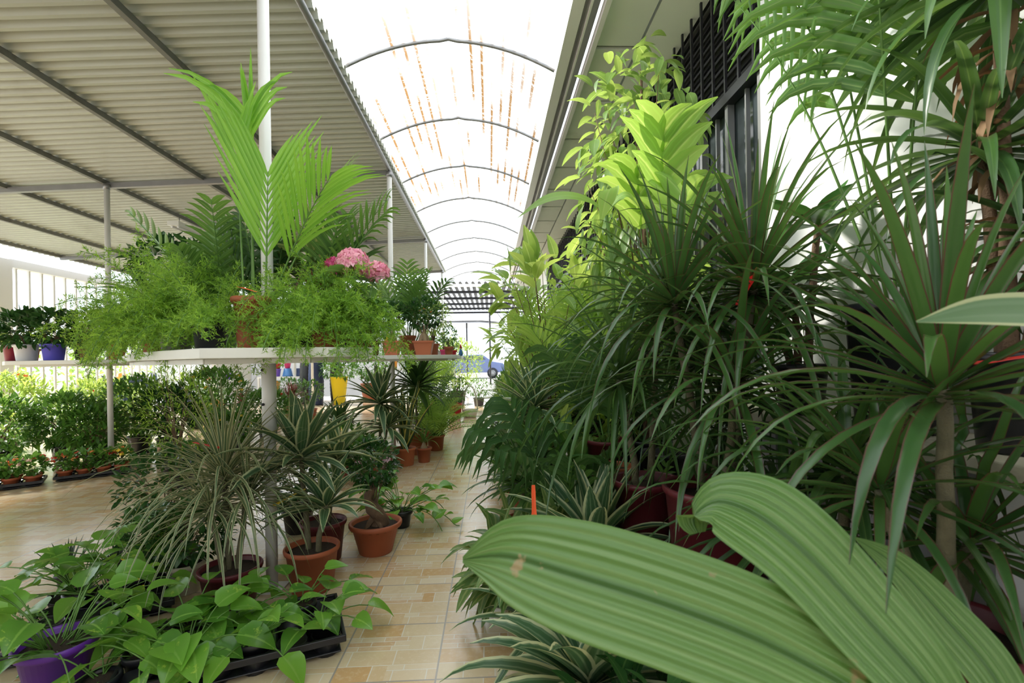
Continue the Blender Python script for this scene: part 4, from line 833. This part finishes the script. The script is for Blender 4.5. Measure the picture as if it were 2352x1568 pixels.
# ================= right: nearest pleated palm =================
t = thing('pleated_leaf_palm', 'broad pleated palm with huge leaves right in front of the camera, bottom right', 'palm', (.56, .42, 0)); O = V(.56, .42, 0)
z0 = pot(t, .13, .24, 'maroon', .78)
def bigleaf(parent, pts, wid, side0, mat='near', na=25, fold=.05, pl=.006, seg=40, name='leaf', shape=None, r=.5):
    P_ = [Vector(p) for p in pts]; n = len(P_); out = []; ws = []
    def cr(a, b, c, d, t): return .5*((2*b)+(-a+c)*t+(2*a-5*b+4*c-d)*t*t+(-a+3*b-3*c+d)*t**3)
    for i in range(seg+1):
        x = i/seg*(n-1); k = min(n-2, int(x)); f = x-k
        out.append(cr(P_[max(0, k-1)], P_[k], P_[k+1], P_[min(n-1, k+2)], f)-O_)
        kk = min(len(wid)-2, int(i/seg*(len(wid)-1))); g = i/seg*(len(wid)-1)-kk; ws.append(cr(wid[max(0, kk-1)], wid[kk], wid[kk+1], wid[min(len(wid)-1, kk+2)], g))
    m = MB(); m.blade(out, ws, fold=fold, r=r, na=na, pleat=pl, side0=Vector(side0)); return m.build(name, L[mat], parent)
O_ = O
base = V(.5, .425, .53)
m = MB(); m.tube([V(0, 0, z0-.01), V(-.02, 0, .35), V(-.06, .005, .53)], [.016, .013, .01], 10); m.build('stem', M['stem'], t)
bigleaf(t, [base, (.44, .45, .60), (.385, .475, .645), (.30, .515, .685), (.21, .56, .708), (.10, .61, .728), (.018, .65, .738), (-.042, .68, .723)], [.012, .06, .10, .125, .135, .135, .10, .008], (.10, .5, .8), r=.55)
bigleaf(t, [base, (.465, .445, .60), (.433, .47, .664), (.398, .51, .718), (.362, .55, .77), (.328, .59, .802), (.298, .63, .808), (.272, .645, .785), (.27, .63, .768)], [.012, .05, .085, .102, .112, .115, .09, .055, .02], (.55, .35, .55), r=.25)
bigleaf(t, [base, (.535, .45, .57), (.53, .49, .649), (.51, .53, .699), (.48, .56, .746), (.443, .58, .775)], [.01, .045, .06, .06, .04, .002], (.6, .3, .5), r=.1)

def onb(x, y, h): return (x, y, h+.001)
# near red-edged dracaenas
cane_plant('nearest spiky red-edged dracaena at the right edge with big red tag', onb(.775, .80, .26), 400, .12, .28,
    [(-.06, -.06, .68, 60, .50, .023, 1.5, -.2, 1.6), (.06, .02, .40, 44, .46, .022, 1.2, -.3, 2.0), (-.1, .02, .5, 30, .40, .02, 1.2, -.2, 2.0)], 'strapred', 'maroon', tagp=((-.03, -.08, .72), .13, .022, 'redtag', -.1, .15))
bench('low grey slatted bench nearest the camera against the ledge', .74, .66, .34, .5, .26)
t = thing('striped_leaf_dracaena', 'cream-edged striped dracaena leaning in from the right picture edge', 'potted plant', (.82, .46, .0)); O_ = V(.82, .46, 0)
z0 = pot(t, .1, .22, 'black'); m = MB(); m.tube([V(0, 0, z0-.02), V(-.01, 0, .6), V(-.03, 0, .98)], [.014, .012, .01], 8); m.build('stem', M['cane'], t)
bigleaf(t, [(.79, .46, .98), (.7, .46, 1.02), (.60, .468, 1.035), (.52, .485, 1.04), (.455, .5, 1.033)], [.012, .04, .05, .042, .002], (.0, .6, .75), 'soft', na=7, fold=.12, pl=0)
lv = MB(); rosette(lv, (-.03, 0, .99), 9, .3, .04, 1.3, .4, .6, R(401), kind='lance', az0=-1.0, az1=1.6); lv.build('leaves', L['varieg'], t)
# big red-edged dracaena by the ledge
cane_plant('large red-edged dracaena with drooping strap leaves in the tall maroon pot', onb(.66, 1.40, .26), 402, .15, .36,
    [(.13, .02, .94, 110, .60, .022, 1.52, -.5, 1.9), (-.10, .05, .90, 80, .52, .021, 1.5, -.5, 1.9), (.02, -.08, .66, 70, .55, .022, 1.2, -.6, 2.3)], 'strapred', 'maroon', tagp=((.10, -.03, .97), .11, .022, 'redtag', 3.6, -.9))
cane_plant('second strap-leaved dracaena behind the tall maroon pot', onb(.56, 1.75, .26), 403, .12, .3,
    [(.05, 0, .86, 70, .5, .02, 1.5, -.3, 1.7), (-.12, -.1, .66, 70, .55, .02, 1.2, -.5, 2.2)], 'strap', 'maroon')
cane_plant('dark strap-leaved dracaena against the white wall over the ledge', onb(.755, 1.74, .26), 404, .11, .28,
    [(.0, 0, .72, 60, .5, .018, 1.2, -.5, 2.0), (.0, -.2, .5, 50, .5, .018, 1.0, -.6, 2.2)], 'strap', 'black')
cane_plant('drooping dark dracaena in the lower right corner', onb(.775, 1.08, .26), 405, .115, .24,
    [(.0, -.05, .48, 60, .5, .024, 1.1, -.4, 2.2), (-.08, .05, .34, 44, .45, .022, 1.2, -.4, 2.0)], 'strap', 'maroon')
# big black pot on the ledge with kentia palm
t = palm('tall kentia palm in a big black pot on the ledge, fronds overhead top right', (1.06, 1.22, .799), 410, .118, .33, [
    (2.6, 1.30, 1.15, .9, 13, .40, .032, {'ld': 1.3, 'fwd': .5, 'bare': .5}), (3.2, 1.33, 1.1, 1.0, 13, .38, .032, {'ld': 1.3, 'fwd': .5, 'bare': .5}),
    (3.9, 1.3, 1.05, .9, 12, .36, .032, {'ld': 1.3, 'fwd': .5, 'bare': .5}), (2.2, 1.45, 1.25, .6, 11, .36, .034, {'ld': 1.2, 'bare': .55}),
    (-2.0, 1.35, 1.0, .8, 11, .32, .034, {'ld': 1.2, 'bare': .5})], 'palm', 'black', taper=.8, level=.9)
cane_plant('dark broad-leaved rubber plant in front of the white wall, behind the ledge palm', (1.06, 1.62, .799), 411, .085, .17,
    [(-.02, 0, .42, 12, .26, .09, .9, -.3, .6), (.0, -.1, .62, 9, .24, .085, 1.0, -.2, .6), (-.05, .05, .3, 8, .22, .08, .7, -.3, .7)], 'ficus', 'black', kind='lance', name='potted_rubber_plant', canemat='bark')
t = cane_plant('tall shaggy-stemmed dracaena beside the ledge palm, at the right edge', (1.05, .93, .799), 412, .075, .2,
    [(-.02, .0, .95, 60, .45, .032, 1.4, -.5, 2.0), (-.02, .04, .62, 50, .4, .03, 1.2, -.5, 2.0), (.02, -.05, .42, 40, .36, .028, 1.2, -.5, 2.0)], 'strap', 'black', canemat='bark')
lv = MB(); rr_ = R(77)
for k_ in range(70):
    a_ = rr_.uniform(0, 6.28); lv.blade(arch((.015*math.cos(a_), .015*math.sin(a_), rr_.uniform(.3, .9)), a_, rr_.uniform(-.6, .4), rr_.uniform(.08, .2), 2.5, 5), wstrap(5, .018), r=rr_.random())
lv.build('dry_leaves', L['dead'], t)
# striped rosettes on the floor
cane_plant('striped cream-edged dracaena low on the floor, bottom centre', (.24, 1.22, 0), 420, .085, .13, [(0, 0, .17, 44, .42, .068, 1.2, -.15, 1.2)], 'varieg', 'greyp', kind='lance')
cane_plant('striped dracaena rosette with upright orange tag, above the giant leaf', (.33, 1.70, 0), 421, .11, .2, [(.03, 0, .33, 40, .42, .072, 1.45, -.05, .7)], 'varieg', 'black', kind='lance', tagp=((-.19, -.08, .44), .14, .014, 'orange', 1.6, 1.45))
cane_plant('small striped dracaena between the orange-tagged one and the maroon pot', (.36, 1.40, 0), 422, .08, .15, [(0, 0, .26, 22, .3, .04, 1.4, .2, .6)], 'varieg', 'black', kind='lance')
cane_plant('striped dracaena at floor level just behind the bottom centre one', (.18, 1.58, 0), 423, .08, .12, [(0, 0, .14, 24, .34, .042, 1.1, .0, .9)], 'varieg', 'terra', kind='lance')
cane_plant('pale striped dracaena with dense crown midway down the right row', (.26, 2.92, 0), 424, .11, .22, [(0, 0, .70, 60, .42, .05, 1.5, -.35, .9), (.05, -.05, .42, 30, .36, .045, 1.0, -.3, .9)], 'varieg', 'black', kind='lance')
cane_plant('green strap-leaved dracaena under the pale striped crown', (.16, 2.52, 0), 425, .09, .18, [(0, 0, .36, 40, .4, .03, 1.3, -.2, 1.1)], 'strap', 'terra')
# kentia drooping over the aisle
palm('kentia palm with long drooping leaflets hanging over the aisle', (.32, 2.13, 0), 430, .11, .22, [
    (3.1, 1.15, .60, .95, 9, .44, .034, {'ld': 2.6, 'fwd': .8, 'bare': .45}), (2.5, 1.25, .66, .8, 9, .40, .034, {'ld': 2.6, 'fwd': .8, 'bare': .45}), (3.7, 1.1, .56, .9, 9, .42, .034, {'ld': 2.6, 'fwd': .8, 'bare': .45}),
    (-.6, 1.2, .5, .7, 10, .26, .032, {'ld': 1.8}), (-1.6, 1.15, .5, .8, 9, .3, .03, {'ld': 2.2})], 'palmdark', 'black')
palm('dark kentia palm rising in the middle of the right row', onb(.60, 2.50, .30), 431, .11, .28, autofronds(7, R(31), .62, .7, 12, .26, .034, (1.0, 1.4), ld=1.5), 'palmdark', 'maroon')
palm('little parlor palm in the shade left of the tall maroon pot', (.50, 1.98, 0), 432, .07, .13, autofronds(7, R(32), .5, .6, 10, .12, .022, (.9, 1.4), ld=.8), 'palm', 'black')
palm('small parlor palm at the foot of the tall maroon pot', (.64, 2.02, 0), 436, .07, .13, autofronds(7, R(36), .42, .6, 10, .13, .022, (.8, 1.4), ld=.7), 'palm', 'maroon')
# broad bright leaves in the sun
fk = lambda **k: dict(UP, **k)
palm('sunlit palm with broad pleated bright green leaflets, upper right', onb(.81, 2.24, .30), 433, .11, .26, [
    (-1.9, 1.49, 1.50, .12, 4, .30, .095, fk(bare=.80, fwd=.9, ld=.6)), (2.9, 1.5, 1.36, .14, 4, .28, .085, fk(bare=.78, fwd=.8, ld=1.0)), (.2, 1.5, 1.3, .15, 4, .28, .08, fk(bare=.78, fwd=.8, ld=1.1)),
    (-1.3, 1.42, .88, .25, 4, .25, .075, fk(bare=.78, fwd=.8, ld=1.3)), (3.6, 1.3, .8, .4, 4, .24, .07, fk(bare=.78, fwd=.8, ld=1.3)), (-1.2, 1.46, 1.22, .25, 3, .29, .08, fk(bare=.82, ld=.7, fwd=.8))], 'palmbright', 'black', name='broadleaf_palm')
t = thing('broadleaf_palm', 'bright palm with one long pleated leaf arching left across the eave', 'palm', (.57, 2.25, .301)); O_ = V(.57, 2.25, .301)
z0 = pot(t, .09, .2, 'terra'); m = MB(); m.tube([V(0, 0, z0-.02), V(.0, -.06, .7), V(-.03, -.15, 1.1), V(-.07, -.22, 1.299)], [.012, .01, .008, .007], 8); m.build('stem', M['stem'], t)
bigleaf(t, [(.5, 2.03, 1.60), (.44, 2.06, 1.665), (.35, 2.09, 1.70), (.25, 2.11, 1.69), (.13, 2.12, 1.615)], [.01, .07, .10, .09, .003], (.0, .75, .55), 'palmbright', na=13, pl=.02, r=.7)
bigleaf(t, [(.5, 2.03, 1.60), (.54, 2.0, 1.66), (.585, 1.98, 1.665), (.64, 1.96, 1.58)], [.01, .07, .08, .003], (.1, .75, .55), 'palmbright', na=13, pl=.02, r=.6)
bigleaf(t, [(.5, 2.03, 1.60), (.50, 1.95, 1.68), (.46, 1.86, 1.62), (.42, 1.8, 1.5)], [.01, .06, .07, .003], (.7, .3, .3), 'palmbright', na=13, pl=.02, r=.9)
# tall weeping fig
def figtrunk(t, z0):
    m = MB(); m.tube([(.01*math.sin(i*1.3), .01*math.cos(i*1.7), z0-.02+i*.2) for i in range(11)], [.02-.0014*i for i in range(11)], 9); m.build('trunk', M['bark'], t)
bush('tall weeping fig with drooping leaves reaching the eave', (.84, 2.60, .301), 434, .13, .26, 1.63, (.34, .34, .80), 520, .13, .047, 'ficusb', 'black', 'weeping_fig', 'tree', droop=.9, hang=1.1, trunk=figtrunk, branches=26, fill=.15, off=(-.02, 0), seg=5)
bush('second slimmer weeping fig further down the facade', (.86, 3.55, 0), 435, .13, .26, 1.6, (.26, .3, .55), 330, .12, .045, 'ficusb', 'black', 'weeping_fig', 'tree', droop=.9, hang=1.1, trunk=figtrunk, branches=18, fill=.15)
# row down the right side
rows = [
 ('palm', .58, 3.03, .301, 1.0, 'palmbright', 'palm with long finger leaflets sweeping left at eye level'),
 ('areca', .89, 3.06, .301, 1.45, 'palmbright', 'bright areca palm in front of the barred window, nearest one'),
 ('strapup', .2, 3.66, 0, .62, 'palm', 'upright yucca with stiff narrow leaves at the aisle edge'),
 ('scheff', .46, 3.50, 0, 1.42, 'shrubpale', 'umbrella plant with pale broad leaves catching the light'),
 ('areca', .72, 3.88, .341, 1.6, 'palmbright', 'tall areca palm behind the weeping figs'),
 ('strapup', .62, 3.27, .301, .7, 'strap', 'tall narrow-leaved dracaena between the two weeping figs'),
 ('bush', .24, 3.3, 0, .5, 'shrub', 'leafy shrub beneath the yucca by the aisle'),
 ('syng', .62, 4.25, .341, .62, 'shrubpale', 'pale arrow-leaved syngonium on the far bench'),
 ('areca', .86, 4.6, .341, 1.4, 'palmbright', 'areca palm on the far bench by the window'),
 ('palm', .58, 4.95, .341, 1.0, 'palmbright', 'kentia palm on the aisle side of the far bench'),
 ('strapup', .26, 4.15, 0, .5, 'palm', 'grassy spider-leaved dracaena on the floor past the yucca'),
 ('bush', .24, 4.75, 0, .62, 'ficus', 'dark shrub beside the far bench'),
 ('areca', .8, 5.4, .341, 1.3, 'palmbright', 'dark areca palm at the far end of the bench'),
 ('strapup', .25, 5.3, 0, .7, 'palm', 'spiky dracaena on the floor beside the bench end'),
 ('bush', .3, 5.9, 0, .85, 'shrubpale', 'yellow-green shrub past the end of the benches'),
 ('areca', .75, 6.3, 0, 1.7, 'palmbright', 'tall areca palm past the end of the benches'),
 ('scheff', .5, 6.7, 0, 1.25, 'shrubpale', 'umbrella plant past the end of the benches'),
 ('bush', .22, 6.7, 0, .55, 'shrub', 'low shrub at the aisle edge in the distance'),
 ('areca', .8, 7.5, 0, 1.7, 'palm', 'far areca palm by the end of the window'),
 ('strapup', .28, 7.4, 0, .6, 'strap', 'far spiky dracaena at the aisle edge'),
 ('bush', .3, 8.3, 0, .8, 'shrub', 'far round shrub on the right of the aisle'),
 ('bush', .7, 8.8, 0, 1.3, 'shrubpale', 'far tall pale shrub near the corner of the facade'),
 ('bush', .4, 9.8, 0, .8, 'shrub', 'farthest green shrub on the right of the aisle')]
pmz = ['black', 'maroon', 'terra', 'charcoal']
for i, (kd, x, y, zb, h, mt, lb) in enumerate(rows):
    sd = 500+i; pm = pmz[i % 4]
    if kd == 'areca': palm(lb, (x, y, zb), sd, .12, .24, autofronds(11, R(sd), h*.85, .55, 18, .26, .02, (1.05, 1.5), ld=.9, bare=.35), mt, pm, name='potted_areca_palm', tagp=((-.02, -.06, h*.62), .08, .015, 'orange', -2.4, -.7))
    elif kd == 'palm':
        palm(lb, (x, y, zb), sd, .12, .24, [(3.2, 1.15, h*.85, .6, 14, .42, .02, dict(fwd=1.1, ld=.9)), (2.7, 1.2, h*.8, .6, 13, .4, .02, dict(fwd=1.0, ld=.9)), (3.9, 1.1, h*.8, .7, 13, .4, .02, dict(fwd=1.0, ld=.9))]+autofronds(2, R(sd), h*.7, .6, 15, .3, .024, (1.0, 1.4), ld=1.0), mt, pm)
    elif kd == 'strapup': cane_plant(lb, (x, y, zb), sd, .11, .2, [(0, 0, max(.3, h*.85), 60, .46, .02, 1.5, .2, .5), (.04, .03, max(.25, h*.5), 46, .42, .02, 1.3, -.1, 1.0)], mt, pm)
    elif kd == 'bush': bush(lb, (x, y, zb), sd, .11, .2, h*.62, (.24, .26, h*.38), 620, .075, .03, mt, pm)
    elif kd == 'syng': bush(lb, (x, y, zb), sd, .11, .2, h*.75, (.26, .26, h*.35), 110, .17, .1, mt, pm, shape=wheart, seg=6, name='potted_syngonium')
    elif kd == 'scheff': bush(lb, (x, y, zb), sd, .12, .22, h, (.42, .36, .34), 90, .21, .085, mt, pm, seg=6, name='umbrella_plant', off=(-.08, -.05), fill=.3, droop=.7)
# extra undergrowth in the right row
ug = [('croton with yellow and green leaves behind the strap-leaved dracaenas', .56, 2.76, .301, .3, 'shrubpale', .13, .04), ('peace lily with broad leaves in the middle of the right row', .34, 2.62, 0, .38, 'hydr', .2, .06),
      ('aglaonema with silvery leaves behind the drooping kentia', .14, 1.86, 0, .24, 'twist', .16, .05), ('dark leafy filler plant under the nearest bench edge', .36, 1.03, 0, .16, 'ficus', .1, .04), ('dark philodendron on the middle bench between the palms', .77, 2.86, .301, .34, 'palmdark', .18, .07), ('soft green dieffenbachia behind the umbrella plant', .86, 4.2, .341, .6, 'shrub', .2, .07)]
for i, (lb, x, y, zb, h, mt, ll_, lw_) in enumerate(ug): bush(lb, (x, y, zb), 560+i, .09, .15, h, (.22, .2, .17), 170, ll_, lw_, mt, pmz[i % 4], seg=6, droop=.8)
# ================= leaves rest against the wall and ledge instead of passing through =================
def press(o, root):
    me = o.data; n = len(me.vertices); a = np.empty(n*3, dtype=np.float32); me.vertices.foreach_get('co', a); a = a.reshape(-1, 3)
    rx, ry, rz = root.location; x = a[:, 0]+rx; z = a[:, 2]+rz; y = a[:, 1]+ry
    def soft(v, lim, s): return np.where(v > lim-s, lim-s+s*np.tanh((v-lim+s)/s), v)
    x2 = soft(x, 1.19, .16); low = (z < .83) & (y > .25) & (y < 2.05)
    x2 = np.where(low, soft(x, .925, .12), x2)
    z2 = soft(z, np.where(x2 > .45, 2.93, 9.0), .15) if True else z
    a[:, 0] = x2-rx; a[:, 2] = np.maximum(z2, .004)-rz if rz < .5 else z2-rz
    me.vertices.foreach_set('co', a.ravel()); me.update()
for o in list(bpy.data.objects):
    if o.parent is None and o.type == 'EMPTY' and o.rotation_euler.z == 0:
        if o.location.x > 0 and 0 < o.location.y < 12.4 and o.get('category') in ('potted plant', 'palm', 'tree'):
            st = list(o.children)
            while st:
                c = st.pop(); st += list(c.children)
                if c.type == 'MESH' and c.name.split('.')[0] in ('leaves', 'leaflets', 'frond_stalk', 'branches', 'leaf'): press(c, o)
        elif o.location.z < .5 and 'category' in o and o['category'] in ('potted plant', 'palm', 'hydrangea', 'bonsai', 'bedding plant'):
            for c in o.children_recursive:
                if c.type == 'MESH' and c.name.split('.')[0] in ('leaves', 'leaflets', 'needles'):
                    me = c.data; n = len(me.vertices); a = np.empty(n*3, dtype=np.float32); me.vertices.foreach_get('co', a)
                    a[2::3] = np.maximum(a[2::3], .004-o.location.z); me.vertices.foreach_set('co', a); me.update()
